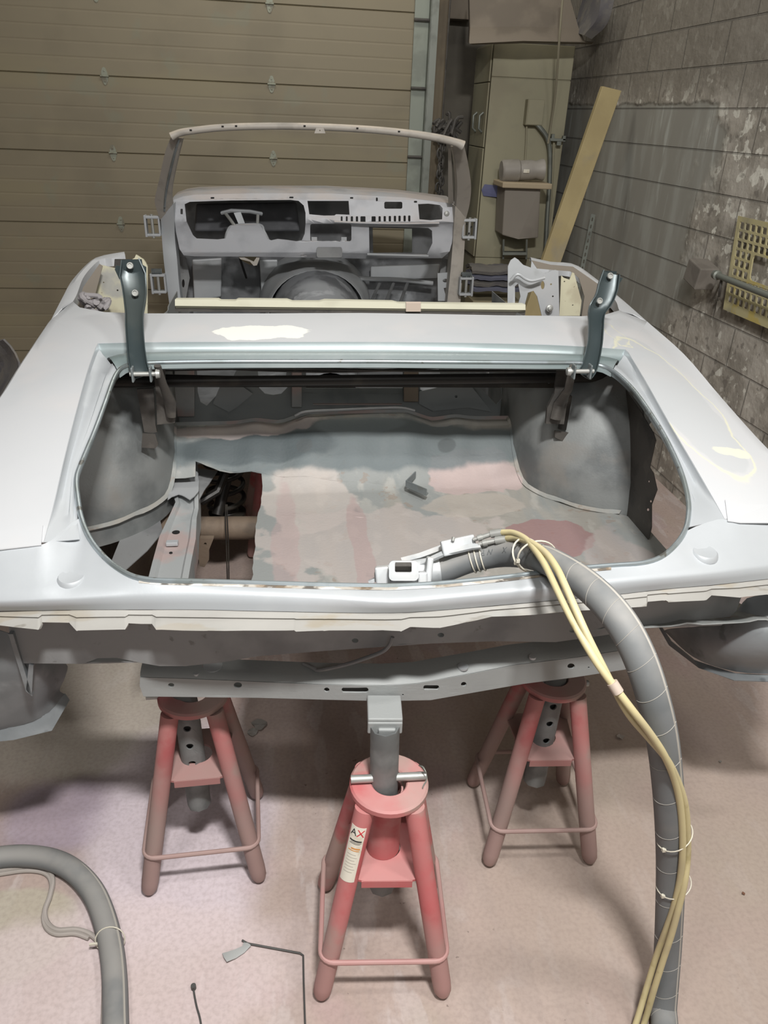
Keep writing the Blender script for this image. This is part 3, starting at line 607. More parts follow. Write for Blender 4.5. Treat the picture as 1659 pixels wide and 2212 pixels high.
# front blades of the quarters beside the well openings
def blade(outer, inner, drop):
    a = [P(px, py, f=lambda x, y: zdeck(x, y)+.0) for px, py in outer]; b = [P(px, py, f=lambda x, y: zdeck(x, y)-.002) for px, py in inner]
    A_, B_ = resample(cat(a, 5), 24), resample(cat(b, 5), 24)
    rows = [[p+Vector((0, 0, -.015)) for p in A_], A_, [p.lerp(q, .5)+Vector((0, 0, .006)) for p, q in zip(A_, B_)], B_, [q+Vector((0, 0, -drop)) for q in B_]]
    return MB().grid(rows)
part('quarter_blade', blade([(112, 690), (135, 645), (159, 603), (202, 560), (240, 549), (268, 545)], [(157, 652), (166, 635), (182, 596), (214, 563), (245, 558), (270, 551)], .03), deckm, sol=.003)
part('quarter_blade', blade([(1397, 695), (1338, 643), (1290, 605), (1240, 571), (1190, 566), (1145, 556)], [(1338, 671), (1326, 645), (1280, 612), (1235, 578), (1190, 575), (1148, 566)], .04), deckm, sol=.003)
# quarter side skins hang from the outer edge of the deck, cut for the wheel and, on the right, for the missing rear corner
def side(outer, right):
    top = densify([[D(*p)] for p in outer], 6); top = [t[0] for t in top]; rows = []; sx = 1 if right else -1
    def zb(y):
        z = .64
        if .45 < y < 1.15: z = .64+.36*math.sqrt(max(0, 1-((y-.80)/.35)**2))
        if right and .14 < y < .70: z = max(z, .93+.1*(y-.14))
        return z
    for k in range(7):
        t = k/6; rows.append([Vector((p.x+sx*(.004+.022*math.sin(math.pi*min(1, t*1.2))), p.y, (p.z-.012)+(min(zb(p.y), p.z-.03)-p.z+.012)*t)) for p in top])
    part('quarter_side', MB().grid(rows), tailm, sol=.002)
side(LO+[(135, 645), (159, 603)], False); side(list(reversed(RO))+[(1338, 643), (1290, 605)] if False else [(1290, 605), (1338, 643)]+RO, True)
# opening loop (inner bead) ---------------------------------------------
OL = [(165, 1035), (176, 1000), (205, 930), (230, 862), (243, 825), (256, 801), (275, 789), (300, 784)]
OF = [(400, 781), (520, 780), (660, 780), (800, 780), (930, 781), (1060, 782), (1180, 783), (1262, 784)]
OR_ = [(1300, 790), (1322, 800), (1345, 818), (1375, 850), (1410, 900), (1440, 950), (1470, 1015), (1486, 1075)]
OB = [(1487, 1115), (1478, 1150), (1455, 1182), (1425, 1205), (1385, 1217), (1320, 1222), (1230, 1230), (1100, 1246), (960, 1260), (845, 1266), (700, 1264), (560, 1260), (420, 1256), (340, 1254), (290, 1246), (252, 1226), (222, 1200), (195, 1165), (176, 1120), (168, 1075)]
loop = [O(*p) for p in OL+OF+OR_+OB]
bl = cat(loop, 4, closed=True)
part('opening_bead', MB().tube(bl, .0058, 10, closed=True), beadm)
cen = Vector((sum(p.x for p in bl)/len(bl), sum(p.y for p in bl)/len(bl), 0))
def inset(p, d, dz): v = Vector((cen.x-p.x, cen.y-p.y, 0)).normalized(); return Vector((p.x+v.x*d, p.y+v.y*d, p.z+dz))
bl2 = bl+[bl[0]]
part('opening_flange', MB().grid([[inset(p, .001, -.002) for p in bl2], [inset(p, -.002, -.018) for p in bl2], [inset(p, -.02, -.026) for p in bl2]]), beadm, sol=.0015)
# channel between lid recess and bead, sides
def channel(ie, oe, name):
    a = resample(cat([D(*p) for p in ie], 4), 30); b = resample(cat([O(*p) for p in oe], 4), 30)
    rows = []
    for k, (t, dz) in enumerate(((0, 0), (.03, -.014), (.18, -.019), (.40, -.014), (.62, -.013), (.70, -.004), (.82, -.004), (.90, -.009), (.97, -.006), (1, 0))):
        rows.append([Vector((p.x+(q.x-p.x)*t, p.y+(q.y-p.y)*t, p.z+(q.z-p.z)*t+dz*min(1, max(0, (p.y-.10)/.12)))) for p, q in zip(a, b)])
    part(name, MB().grid(rows), tailm, sol=.0015, auto=50)
channel(LI+[(212, 742)], [(172, 1165), (166, 1110), (164, 1060), (170, 1012)]+[(205, 930), (230, 862), (243, 825), (256, 801)], 'lid_channel')
channel([(1350, 755)]+RI, [(1322, 800), (1345, 818), (1375, 850), (1410, 900), (1440, 950), (1470, 1015), (1484, 1070), (1484, 1140)], 'lid_channel')
a = resample(cat([D(*p) for p in FI], 3), 50); b = resample(cat([O(*p) for p in [(256, 801), (275, 789), (300, 784)]+OF+[(1300, 790), (1322, 800)]], 3), 50)
rows = []
for t, dz in ((0, 0), (.02, -.012), (.10, -.024), (.25, -.027), (.38, -.020), (.46, -.006), (.55, .002), (.68, .005), (.82, .003), (.93, -.002), (1, -.003), (1.02, -.018)):
    rows.append([Vector((p.x+(q.x-p.x)*t, p.y+(q.y-p.y)*t, p.z+(q.z-p.z)*t+dz)) for p, q in zip(a, b)])
part('trunk_gutter', MB().grid(rows), tealm, sol=.0015, auto=50)
# tail panel ------------------------------------------------------------------
lipL = [(-190, 1190), (0, 1189), (95, 1173), (135, 1163), (165, 1150)]
back = list(reversed(OB[2:]))    # left to right along the rear lip
lip = [D(*p) for p in [(-190, 1190), (-60, 1192), (60, 1182), (110, 1168)]]+[O(*p, .0) for p in [(172, 1120), (195, 1165), (222, 1200), (252, 1226), (290, 1246), (340, 1254), (420, 1256), (560, 1260), (700, 1264), (845, 1266), (960, 1260), (1100, 1246), (1230, 1230), (1320, 1222), (1385, 1217), (1425, 1205), (1455, 1182), (1478, 1150)]]+[D(*p) for p in [(1552, 1122), (1600, 1128), (1700, 1115), (1840, 1100)]]
NL = len(lip)
def zr(base): return lambda px: base
tail_px = [-190, -60, 40, 95, 140, 175, 210, 240, 280, 335, 420, 560, 700, 845, 960, 1100, 1230, 1325, 1400, 1450, 1495, 1530, 1575, 1630, 1710, 1840]
crest = [(-190, 1300), (0, 1297), (150, 1290), (280, 1282), (420, 1279), (600, 1282), (760, 1290), (845, 1297), (870, 1297), (960, 1288), (1100, 1275), (1250, 1262), (1400, 1248), (1520, 1236), (1659, 1218), (1840, 1195)]
foot = [(-190, 1322), (0, 1319), (200, 1316), (415, 1316), (600, 1320), (830, 1324), (1000, 1314), (1200, 1295), (1300, 1287), (1430, 1272), (1550, 1262), (1659, 1250), (1840, 1230)]
def zc(px): return .982-.022*abs((px-850)/800)**2
def curve_row(tab, zf, dz=0): return [P(px, lerp1(px, tab), z=zf(px)+dz) for px in tail_px]
CR = curve_row(crest, zc)
rows = []
for t, dz in ((0, -.001), (.12, -.001), (.3, .0), (.55, .001), (.8, .001), (1, 0)):
    rows.append([Vector((p.x+(q.x-p.x)*t, p.y+(q.y-p.y)*t, p.z+(q.z-p.z)*t+dz*lerp1(px_, [(280, 0), (560, 1), (1100, 1), (1400, 0)]))) for p, q, px_ in zip(lip, CR, tail_px)])
FT = curve_row(foot, lambda px: zc(px)-.034)
rows.append([p.lerp(q, .12)+Vector((0, -.004, -.001)) for p, q in zip(CR, FT)]); rows.append([p.lerp(q, .6)+Vector((0, -.003, 0)) for p, q in zip(CR, FT)]); rows.append(FT)
part('tail_panel', MB().grid(densify([list(c) for c in zip(*rows)], 3)), tailm, sol=.002, auto=60)
for px, py, zb_ in ((155, 1247, .9805), (1522, 1194, .9850)):
    c = P(px, py, z=zb_); part('stamped_boss', MB().lathe([(.030, -.008), (.0275, .001), (.024, .0045), (.016, .0032), (0, .0028)], c, 28, (0, -.12, 1)), tailm, bev=None)
for (px, py) in ((68, 1157), (1579, 1107)):
    c = D(px, py); part('bolt_hole', MB().lathe([(0, .0016), (.006, .0016), (.006, -.004)], c, 14), blk)
sealm = mat('rusty_seam', 'a9a49b', .7, 0, var=[('4c463f', 34, .50, .56, .9, (.6, 1, 1)), ('d9d9d4', 20, .56, .60, .8, (.5, 1, 1)), ('7d6a52', 12, .55, .6, .6)], bump=(80, .5, .002))
lc = [(300, 1250), (340, 1254), (420, 1256), (560, 1260), (700, 1264), (845, 1266), (960, 1260), (1100, 1246), (1230, 1230), (1320, 1222)]
def onsurf(px, dy):
    a_, b_ = lerp1(px, lc), lerp1(px, crest); t = dy/(b_-a_); p, q = O(px, a_), P(px, b_, z=zc(px)); return p.lerp(q, t)+Vector((0, 0, .0022))
part('lip_seam', MB().grid([[onsurf(px, d) for px in range(300, 1321, 20)] for d in (5, 8, 11+0)]), sealm)
# trim strips that end at the seams (small raised patches outboard)
for pts in ([(-60, 1150), (0, 1147), (60, 1140), (93, 1135), (89, 1178), (0, 1188), (-60, 1190)], [(1566, 1080), (1600, 1088), (1659, 1092), (1720, 1090), (1740, 1125), (1659, 1130), (1600, 1130), (1572, 1126)]):
    v = [P(a, b, f=lambda x, y: zdeck(x, y)+.0035) for a, b in pts]
    part('seam_patch', MB().add(v, [tuple(range(len(v)))]), deckm, smooth=False, sol=.002)
# flaked ledge below the tail with its torn edge
edge = [(-190, 1352), (0, 1350), (83, 1360), (90, 1345), (150, 1344), (166, 1362), (270, 1359), (277, 1347), (329, 1347), (338, 1360), (450, 1362), (636, 1361), (640, 1364), (700, 1362), (830, 1361), (866, 1363), (886, 1354), (950, 1356), (1010, 1343), (1062, 1332), (1160, 1327), (1210, 1322), (1396, 1309), (1398, 1300), (1438, 1296), (1444, 1300), (1525, 1296), (1536, 1286), (1600, 1290), (1659, 1284), (1840, 1262)]
ex = sorted(set([p[0] for p in edge]+[p[0]-2 for p in edge]+list(range(-190, 1840, 45))))
r0, r1, r2, r3, r4 = [], [], [], [], []
for px in ex:
    z = zc(px)-.036; f_ = lerp1(px, foot)+1; e_ = lerp1(px, edge)+random.uniform(-.6, .6)
    r0.append(P(px, f_, z=z)+Vector((0, .006, .001))); m_ = f_+(e_-f_)*.35; r1.append(P(px, m_, z=z-.004)); r2.append(P(px, m_+2, z=z-.008)); r3.append(P(px, e_, z=z-.014)); r4.append(P(px, e_, z=z-.014)+Vector((0, .012, -.006)))
part('bumper_ledge', MB().grid([r0, r1, r2, r3, r4]), shelfm, sol=.002, smooth=True, auto=40)
# vertical sill below the ledge
lowedge = [(20, 1362), (45, 1432), (60, 1432), (180, 1433), (212, 1421), (252, 1420), (300, 1430), (345, 1438), (400, 1438), (480, 1430), (560, 1416), (700, 1405), (830, 1396), (868, 1390), (930, 1389), (1070, 1384), (1200, 1386), (1300, 1372), (1395, 1356), (1410, 1349), (1500, 1352), (1558, 1350), (1590, 1318), (1602, 1285)]
topedge = [(1602, 1265), (1400, 1285), (1200, 1300), (1000, 1320), (830, 1340), (400, 1340), (20, 1335)]
plate('rear_sill', lowedge+topedge, [circ(767, 1383, 7, 5), circ(952, 1371, 7, 5), circ(1236, 1362, 7, 4)], lambda u, v: P(u, v, y=-.075+.10*abs((u-845)/850)**2), under, car, sol=.003, maxlen=60)
pa = [P(px, lerp1(px, lowedge), y=-.075+.10*abs((px-845)/850)**2) for px in (60, 180, 300, 400, 560, 700, 830, 930, 1070, 1200, 1300, 1395, 1558)]
part('sill_bottom', MB().grid([pa, [p+Vector((0, .16, .01)) for p in pa]]), under, sol=.003)
# lower quarter drop-offs
def bowl(rows, name='quarter_dropoff'):
    g = [resample(cat([P(a, b, y=c) for a, b, c in r], 5), 18) for r in rows]
    return part(name, MB().grid(densify(g, 4)), under_l, sol=.002)
under_l = mat('dropoff_grey', '84888a', .5, .35, var=[('6b7072', 5, .45, .62, .7), ('a3a8aa', 6, .55, .68, .6), ('4a4e50', 14, .63, .7, .5)], bump=(60, .2, .002))
bowl([[(-160, 1350, .04), (-60, 1352, .04), (20, 1368, .03), (60, 1400, .04), (90, 1430, .06)],
      [(-160, 1400, .03), (-60, 1405, .03), (20, 1430, .02), (75, 1445, .03), (142, 1434, .12)],
      [(-160, 1480, .04), (-60, 1490, .03), (30, 1490, .03), (95, 1480, .05), (140, 1462, .12)],
      [(-160, 1550, .05), (-60, 1562, .05), (20, 1555, .05), (85, 1530, .07), (128, 1490, .13)],
      [(-160, 1580, .06), (-60, 1585, .06), (20, 1572, .06), (95, 1546, .08), (140, 1500, .14)]])
for q in ([(20, 1366), (30, 1366), (72, 1500), (58, 1490)], [(64, 1432), (74, 1434), (70, 1500), (58, 1486)]):
    plate('dropoff_rib', q, [], lambda u, v: P(u, v, y=.01), MATS['dropoff_grey'], car, sol=.012)
part('dropoff_flange', MB().grid([[P(*p, y=y) for *p, y in [(-160, 1578, .06), (-60, 1583, .06), (20, 1571, .06), (95, 1545, .08), (140, 1498, .14)]], [P(*p, y=y) for *p, y in [(-160, 1606, .04), (-60, 1608, .04), (30, 1598, .05), (112, 1578, .07), (150, 1512, .13)]]]), MATS['dropoff_grey'], sol=.003)
bowl([[(1570, 1352, .06), (1600, 1310, .04), (1620, 1290, .03), (1700, 1280, .02), (1800, 1270, .0)],
      [(1500, 1354, .10), (1560, 1360, .03), (1620, 1355, -.02), (1700, 1345, -.04), (1800, 1340, -.05)],
      [(1450, 1358, .18), (1520, 1390, .06), (1600, 1410, -.02), (1700, 1405, -.06), (1800, 1400, -.07)],
      [(1435, 1362, .24), (1500, 1420, .10), (1590, 1450, .02), (1700, 1455, -.02), (1800, 1450, -.04)]])
part('dropoff_flange', MB().grid([[P(*p, y=y) for *p, y in [(1428, 1352, .26), (1450, 1385, .2), (1500, 1426, .10), (1590, 1455, .02), (1700, 1460, -.02), (1800, 1455, -.03)]], [P(*p, y=y) for *p, y in [(1424, 1356, .26), (1446, 1394, .2), (1510, 1443, .09), (1585, 1470, .0), (1700, 1474, -.04), (1800, 1470, -.05)]]]), MATS['dropoff_grey'], sol=.003)
# frame crossmember -------------------------------------------------------------
def yx(px): return .0-.075*math.exp(-((px-850)/260)**2)
etop = [(303, 1462), (420, 1466), (560, 1472), (700, 1478), (830, 1480), (900, 1476), (1030, 1452), (1110, 1436), (1240, 1420), (1356, 1402)]
ebot = [(1356, 1444), (1240, 1462), (1130, 1476), (1050, 1490), (930, 1511), (830, 1513), (700, 1510), (560, 1506), (310, 1503), (302, 1480)]
fm = plate('frame_crossmember', [(a, b) for a, b in etop]+ebot, [circ(370, 1479, 6.5, 5), circ(514, 1479, 9, 6.5), circ(706, 1489, 6, 5), rrect(738, 1484, 796, 1495, 5, 3), rrect(914, 1479, 948, 1489, 4.5, 3), circ(1001, 1477, 6, 5), circ(1233, 1438, 8, 6), circ(1271, 1441, 2, 2), circ(870, 1500, 2, 2)], lambda u, v: P(u, v, y=yx(u)), xmm, car, sol=.004, maxlen=25)
tops = [P(px, lerp1(px, etop), y=yx(px)) for px in (303, 350, 420, 500, 560, 640, 700, 760, 830, 900, 970, 1030, 1110, 1180, 1240, 1300, 1356)]
part('channel_top', MB().grid([tops, [p+Vector((0, .006, .006)) for p in tops], [p+Vector((0, .018, .009)) for p in tops], [p+Vector((0, .06, .008)) for p in tops]]), xmm, sol=.004, parent=fm)
bots = [P(px, lerp1(px, sorted(ebot)), y=yx(px)) for px in (310, 400, 560, 700, 830, 930, 1050, 1130, 1240, 1350)]
part('channel_bottom', MB().grid([bots, [p+Vector((0, .10, -.002)) for p in bots]]), xmm, sol=.004, parent=fm)
for (px, py, rx, m_) in ((406, 1444, .010, primer), (430, 1444, .009, redm), (460, 1440, .021, primer), (424, 1456, .006, primer), (1000, 1441, .012, primer), (1150, 1420, .008, primer)):
    c = P(px, py, z=tops[3].z+.011 if px < 800 else tops[11].z+.012)
    mb = MB().lathe([(0, .003), (1*rx, .003), (rx, -.002)], c, 18)
    part('plug', mb, m_, parent=fm)
# loose bent rod hanging from the sill
rd = [P(848, 1376, y=-.10), P(842, 1392, y=-.10), P(825, 1408, y=-.09), P(780, 1425, y=-.08), P(745, 1436, y=-.06), P(690, 1448, y=-.03), P(678, 1444, y=-.02), P(655, 1434, y=.0)]
part('hanging_rod', MB().tube(cat(rd, 4), .0042, 8), under)
# trunk interior ------------------------------------------------------------------
def zpan(x, y):
    s = max(0, min(1, (y-.98)/.24)); s = s*s*(3-2*s)
    z = .662+.155*s+(max(0, .32-y)*.42)
    if y < 1.0: z += .006*max(0, math.cos(x*2*math.pi/.17))**3*(1-max(0, (y-.8)/.2) if y > .8 else 1)
    if y > 1.0:
        c = max(0, min(1, (.27-abs(x-.06))/.09)); z += .033*c*s
        for xc in (-.30, .42): z += .010*s*math.exp(-((x-xc)/.05)**2)
        z += -.012*math.exp(-((x+.13)/.03)**2-((y-1.15)/.03)**2)-.012*math.exp(-((x-.37)/.03)**2-((y-1.15)/.03)**2)
        z += .006*math.sin(x*37)*math.sin(s*3.14)
    if y > 1.27: z -= (y-1.27)*1.5
    return z
jl = jag([(-.30, -.05), (-.295, .42), (-.29, .80), (-.288, .86), (-.28, .93), (-.28, 1.06), (-.42, 1.075), (-.50, 1.10)], .003, .03, 5)
ol = jl+[(-.50, 1.06), (-.63, 1.06), (-.64, 1.30)]+[(-.3, 1.31), (.0, 1.32), (.4, 1.31), (.68, 1.30), (.66, 1.10), (.72, .95), (.80, .83), (.93, .72), (.93, .2), (.88, -.05)]
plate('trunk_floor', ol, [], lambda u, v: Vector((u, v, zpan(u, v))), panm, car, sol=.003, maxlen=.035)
# ridge lip
rl_ = [Vector((x, 1.262, zpan(x, 1.262)+.006)) for x in [-.6+.02*i for i in range(64)]]
part('ridge_flange', MB().grid([rl_, [p+Vector((0, -.012, .004)) for p in rl_], [p+Vector((0, -.02, -.006)) for p in rl_]]), railm, sol=.002)
part('gas_tank_strap', MB().tube(cat([Vector((x, 1.24+.012*math.sin(x*9), zpan(x, 1.25)+.016)) for x in (-.16, -.12, .0, .12, .22, .27)], 4), .005, 8), primer)
# left frame rail
def railpt(px, py, z): return P(px, py, z=z)
rowsL = [[(392, 996), (425, 996)], [(372, 1060), (428, 1062)], [(380, 1085), (428, 1100)], [(364, 1120), (424, 1120)], [(345, 1160), (422, 1165)], [(330, 1215), (412, 1215)], [(318, 1262), (404, 1262)], [(312, 1300), (396, 1300)]]
zz_ = [.69, .66, .65, .645, .64, .64, .64, .64]
g = []
for (l, r), z in zip(rowsL, zz_):
    a, b = railpt(*l, z), railpt(*r, z)
    g.append([a+Vector((-.002, 0, -.07)), a, a.lerp(b, .14)+Vector((0, 0, .002)), a.lerp(b, .2)+Vector((0, 0, -.006)), a.lerp(b, .5)+Vector((0, 0, -.008)), a.lerp(b, .8)+Vector((0, 0, -.006)), a.lerp(b, .86)+Vector((0, 0, .002)), b, b+Vector((.002, 0, -.07))])
rail = part('frame_rail', MB().grid(g), railm, sol=.003, auto=30)
pt_ = jag([(362, 1000), (400, 994), (424, 996), (428, 1030), (429, 1062), (410, 1080)], 2, 9, 3)+jag([(410, 1080), (385, 1068), (362, 1080), (360, 1040), (362, 1000)], 3, 9, 4)
plate('rail_patch', pt_, [], lambda u, v: P(u, v, z=.672), primer, rail, sol=.003)
for (px, py, r) in ((383, 1134, .007), (380, 1150, .012), (369, 1194, .005)):
    part('rail_hole', MB().lathe([(0, .001), (r, .001), (r, -.004)], P(px, py, z=.636), 14), blk, parent=rail)
part('rail_clip', MB().box(P(372, 1173, z=.645), (.035, .02, .012)), primer, parent=rail, smooth=False, bev=.002)
# torn plate between rail and hole
plate('torn_gusset', jag([(428, 1012), (470, 1018), (440, 1062), (430, 1080), (428, 1012)], 1, 8, 6), [], lambda u, v: P(u, v, z=.655), under, car, sol=.003)
# coil spring, axle and wires seen through the hole
sc = P(492, 1075, y=1.15); 
def spring_c(): 
    return [P(492, 1105, y=1.02)]
c0 = P(490, 1092, z=.44); hpts = []
for i in range(0, 26*3+8):
    a = i/26*2*math.pi+2.6; hpts.append(c0+Vector((.068*math.cos(a), .068*math.sin(a), .0+i/26*.058)))
part('coil_spring', MB().tube(hpts, .0095, 10), dark)
part('spring_seat', MB().lathe([(0, .02), (.03, .02), (.045, .0), (.072, -.005), (.072, -.014)], c0+Vector((0, 0, -.02)), 24), dark)
ax0, ax1 = P(300, 1142, y=1.0), P(560, 1140, y=1.0); d_ = (ax1-ax0)
part('rear_axle', MB().tube([ax0-d_*.9, ax0, ax1, ax1+d_*2.2], .040, 24), axlem)
plate('axle_bracket', [(424, 1160), (462, 1160), (452, 1185), (452, 1206), (442, 1222), (432, 1220), (430, 1206), (420, 1200)], [circ(444, 1172, 3)], lambda u, v: P(u, v, y=.93), axlem, car, sol=.02, smooth=False)
part('shock_absorber', MB().tube([P(470, 1112, y=1.25), P(492, 1020, y=1.33), P(504, 960, y=1.38)], [.022, .022, .020], 16), dark)
part('upper_bracket', MB().tube([P(432, 1085, y=1.15), P(470, 1062, y=1.18), P(486, 1022, y=1.22)], .016, 10), dark)
for dx in (-2, 2.5):
    part('brake_line', MB().tube(cat([P(489+dx*.6, 1090, y=.98), P(489+dx, 1130, y=.93), P(491+dx, 1180, y=.9), P(493+dx*.7, 1270, y=.85)], 4), .0022, 6), dark)
# wheelhouses
def wheelhouse(s):
    foot_ = cat([Vector((.60, 1.55, 0)), Vector((.60, 1.25, 0)), Vector((.595, 1.08, 0)), Vector((.64, .93, 0)), Vector((.74, .82, 0)), Vector((.86, .76, 0)), Vector((.95, .74, 0))], 5)
    rows = []
    for k in range(22):
        t = k/21; z = .60+.60*t; off = .34*t**2.2; inx = 1+.0*t; bead = .007*math.exp(-((t-.30)/.018)**2)+.007*math.exp(-((t-.55)/.018)**2)
        r = []
        for i, p in enumerate(foot_):
            v = i/(len(foot_)-1); q = Vector((p.x-bead*.7+.05*t*t*max(0, v-.3), p.y-bead+off*(.25+.75*min(1, v*1.6)), z)); q.x = min(q.x, .925); r.append(Vector((s*q.x+.02, q.y, min(q.z, zdeck(q.x, q.y)-.035))))
        rows.append(r)
    return part('wheelhouse', MB().grid(rows), whm, sol=.003)
WL, WR = wheelhouse(-1), wheelhouse(1)
for s, W2 in ((-1, WL), (1, WR)):   # seam flange at the foot
    fp = cat([Vector((.60, 1.25, 0)), Vector((.595, 1.08, 0)), Vector((.64, .93, 0)), Vector((.74, .82, 0)), Vector((.86, .76, 0))], 5)
    part('seam_flange', MB().grid([[Vector((s*p.x+.02, p.y, zpan(p.x, p.y)+.012)) for p in fp], [Vector((s*(p.x-.010)+.02, p.y-.010, zpan(p.x-.02, p.y-.015)+.005)) for p in fp]]), panm, parent=W2, sol=.002)
# inner side panels outboard
pr_ = [(1285, 862), (1310, 838), (1345, 832), (1385, 890), (1412, 935), (1417, 952), (1404, 1010), (1412, 1022), (1420, 1058), (1408, 1090), (1408, 1138), (1403, 1162), (1370, 1210), (1290, 1215), (1262, 1110)]
plate('inner_side_panel', pr_, [circ(1402, 1040, 2), circ(1406, 1083, 2.5), circ(1400, 1101, 3)], lambda u, v: P(u, v, x=.90), darkg, car, sol=.002)
plate('inner_side_panel', [(170, 1000), (200, 900), (225, 850), (290, 850), (290, 1000), (260, 1150), (300, 1200), (250, 1240), (190, 1170)], [], lambda u, v: P(u, v, x=-.88), darkg, car, sol=.002)
plate('drop_off_gusset', jag([(262, 1160), (300, 1150), (345, 1120)], 2, 8, 9)+[(352, 1150), (318, 1190), (262, 1240), (240, 1215)], [], lambda u, v: P(u, v, z=.60), under, car, sol=.003)
# hinges: torsion bars, cross brace, boxes, straps
xb0, xb1 = P(232, 826, y=.98), P(1335, 815, y=.98)
cbz = part('package_brace', MB().tube([xb0, xb0.lerp(xb1, .5), xb1], .013, 12, flat=1.3), dark)
plate('brace_flange', [(235, 806), (500, 812), (800, 812), (1265, 812), (1330, 800), (1335, 822), (1240, 838), (800, 836), (330, 836), (235, 832)], [circ(1186, 826, 3)], lambda u, v: P(u, v, y=1.0), dark, car, sol=.003)
part('torsion_bar', MB().tube(cat([P(300, 800, y=.95), P(600, 796, y=.95), P(900, 801, y=.95), P(1262, 800, y=.95)], 5), .0042, 8), dark)
part('torsion_bar', MB().tube(cat([P(330, 789, y=.96), P(700, 803, y=.96), P(1000, 792, y=.96), P(1245, 788, y=.96)], 5), .0042, 8), dark)
def strap(cx_pts, widths, m, name='trunk_hinge'):
    """channel shaped strap: centre line points (px,py,y) and half widths in metres"""
    c = resample(cat([P(a, b, y=y) for a, b, y in cx_pts], 6), 26); g = []
    for i, p in enumerate(c):
        w_ = lerp1(i/25, widths); t = (c[min(i+1, 25)]-c[max(i-1, 0)]).normalized(); sx = Vector((1, 0, 0)); sx = (sx-t*sx.dot(t)).normalized(); nn = t.cross(sx).normalized()
        if nn.y > 0: nn = -nn
        g.append([p-sx*w_+nn*.014, p-sx*w_*.98+nn*.003, p-sx*w_*.85, p-sx*w_*.3-nn*.003, p+sx*w_*.3-nn*.003, p+sx*w_*.85, p+sx*w_*.98+nn*.003, p+sx*w_+nn*.014])
    o = part(name, MB().grid(g), m, sol=.003, auto=40); return o, c
hl, cl_ = strap([(283, 562, 1.02), (289, 600, 1.0), (293, 640, .97), (292, 700, .90), (295, 750, .84), (300, 790, .79), (308, 812, .77)], [(0, .024), (.12, .036), (.3, .031), (.45, .024), (.7, .023), (1, .024)], hingem)
hr, cr_ = strap([(1318, 590, .98), (1305, 640, .95), (1288, 672, .93), (1285, 710, .87), (1282, 750, .82), (1272, 795, .76), (1262, 812, .74)], [(0, .026), (.12, .031), (.3, .027), (.45, .022), (.7, .021), (1, .022)], hingem)
for h, c, yy, ears in ((hl, ((281, 574), (292, 633)), (1.0, .965), ((250, 577, .99), (312, 575, .99))), (hr, ((1318, 596), (1295, 650)), (.97, .935), ((1298, 592, .97), (1345, 598, .97)))):
    for (px, py), y in zip(c, yy):
        part('slot_hole', MB().lathe([(.010, .001), (.0085, .005), (.0065, .005), (.0065, .001)], P(px, py, y=y-.006), 20, (0, -1, .25)).lathe([(0, .0015), (.0065, .0015), (.0065, -.003)], P(px, py, y=y-.006), 16, (0, -1, .25)), zinc, parent=h)
for (tab, h) in (([(262, 561), (306, 560), (308, 572), (316, 577), (316, 600), (258, 603), (248, 582), (251, 573), (262, 575)], hl), ([(1305, 585), (1332, 586), (1331, 600), (1345, 600), (1338, 612), (1325, 628), (1302, 622), (1294, 604), (1303, 600)], hr)):
    plate('hinge_tab', tab, [], lambda u, v: P(u, v, y=1.01 if u < 800 else .985), hingem, h, sol=.004, smooth=False)
def pivot(px, py, y, s):
    c = P(px, py, y=y); o = part('hinge_pivot', MB().tube([c+Vector((-.034, 0, 0)), c+Vector((.034, 0, 0))], .0065, 12), zinc)
    for x_ in (-.026, .022): part('pivot_link', MB().box(c+Vector((x_, .0, .0)), (.006, .028, .042)), bare, parent=o, smooth=False, bev=.003)
    part('pivot_nut', MB().lathe([(0, .012), (.011, .010), (.013, 0)], c+Vector((s*.036, 0, 0)), 14, (s, 0, 0)), zinc, parent=o)
pivot(308, 808, .76, 1); pivot(1258, 802, .72, -1)
def hinge_box(poly, y0, dep, m=darkg): plate('hinge_box', poly, [], lambda u, v: P(u, v, y=y0), m, car, sol=dep, smooth=False)
hinge_box([(330, 785), (356, 785), (358, 840), (372, 865), (379, 895), (378, 912), (340, 916), (338, 850)], .90, .012)
hinge_box([(296, 840), (332, 838), (336, 916), (340, 932), (330, 935), (312, 932)], .93, .010)
plate('hinge_foot', [(308, 936), (336, 938), (342, 960), (336, 968), (306, 966)], [], lambda u, v: P(u, v, y=.92), darkg, car, sol=.006)
part('hinge_strut', MB().tube([P(340, 790, y=.78), P(352, 830, y=.82), P(368, 868, y=.87), P(370, 900, y=.88)], [.010, .012, .018, .014], 10, flat=.6), darkg)
hinge_box([(1206, 786), (1238, 788), (1232, 800), (1228, 855), (1222, 880), (1217, 915), (1178, 914), (1181, 880), (1196, 850), (1203, 800)], .88, .012)
hinge_box([(1222, 850), (1235, 855), (1222, 928), (1206, 926)], .92, .010, dark)
plate('hinge_foot', [(1198, 930), (1230, 934), (1226, 958), (1198, 944)], [], lambda u, v: P(u, v, y=.92), darkg, car, sol=.006)
part('hinge_strut', MB().tube([P(1238, 790, y=.75), P(1228, 840, y=.80), P(1208, 872, y=.86), P(1200, 905, y=.86)], [.011, .013, .018, .018], 10, flat=.6), darkg)
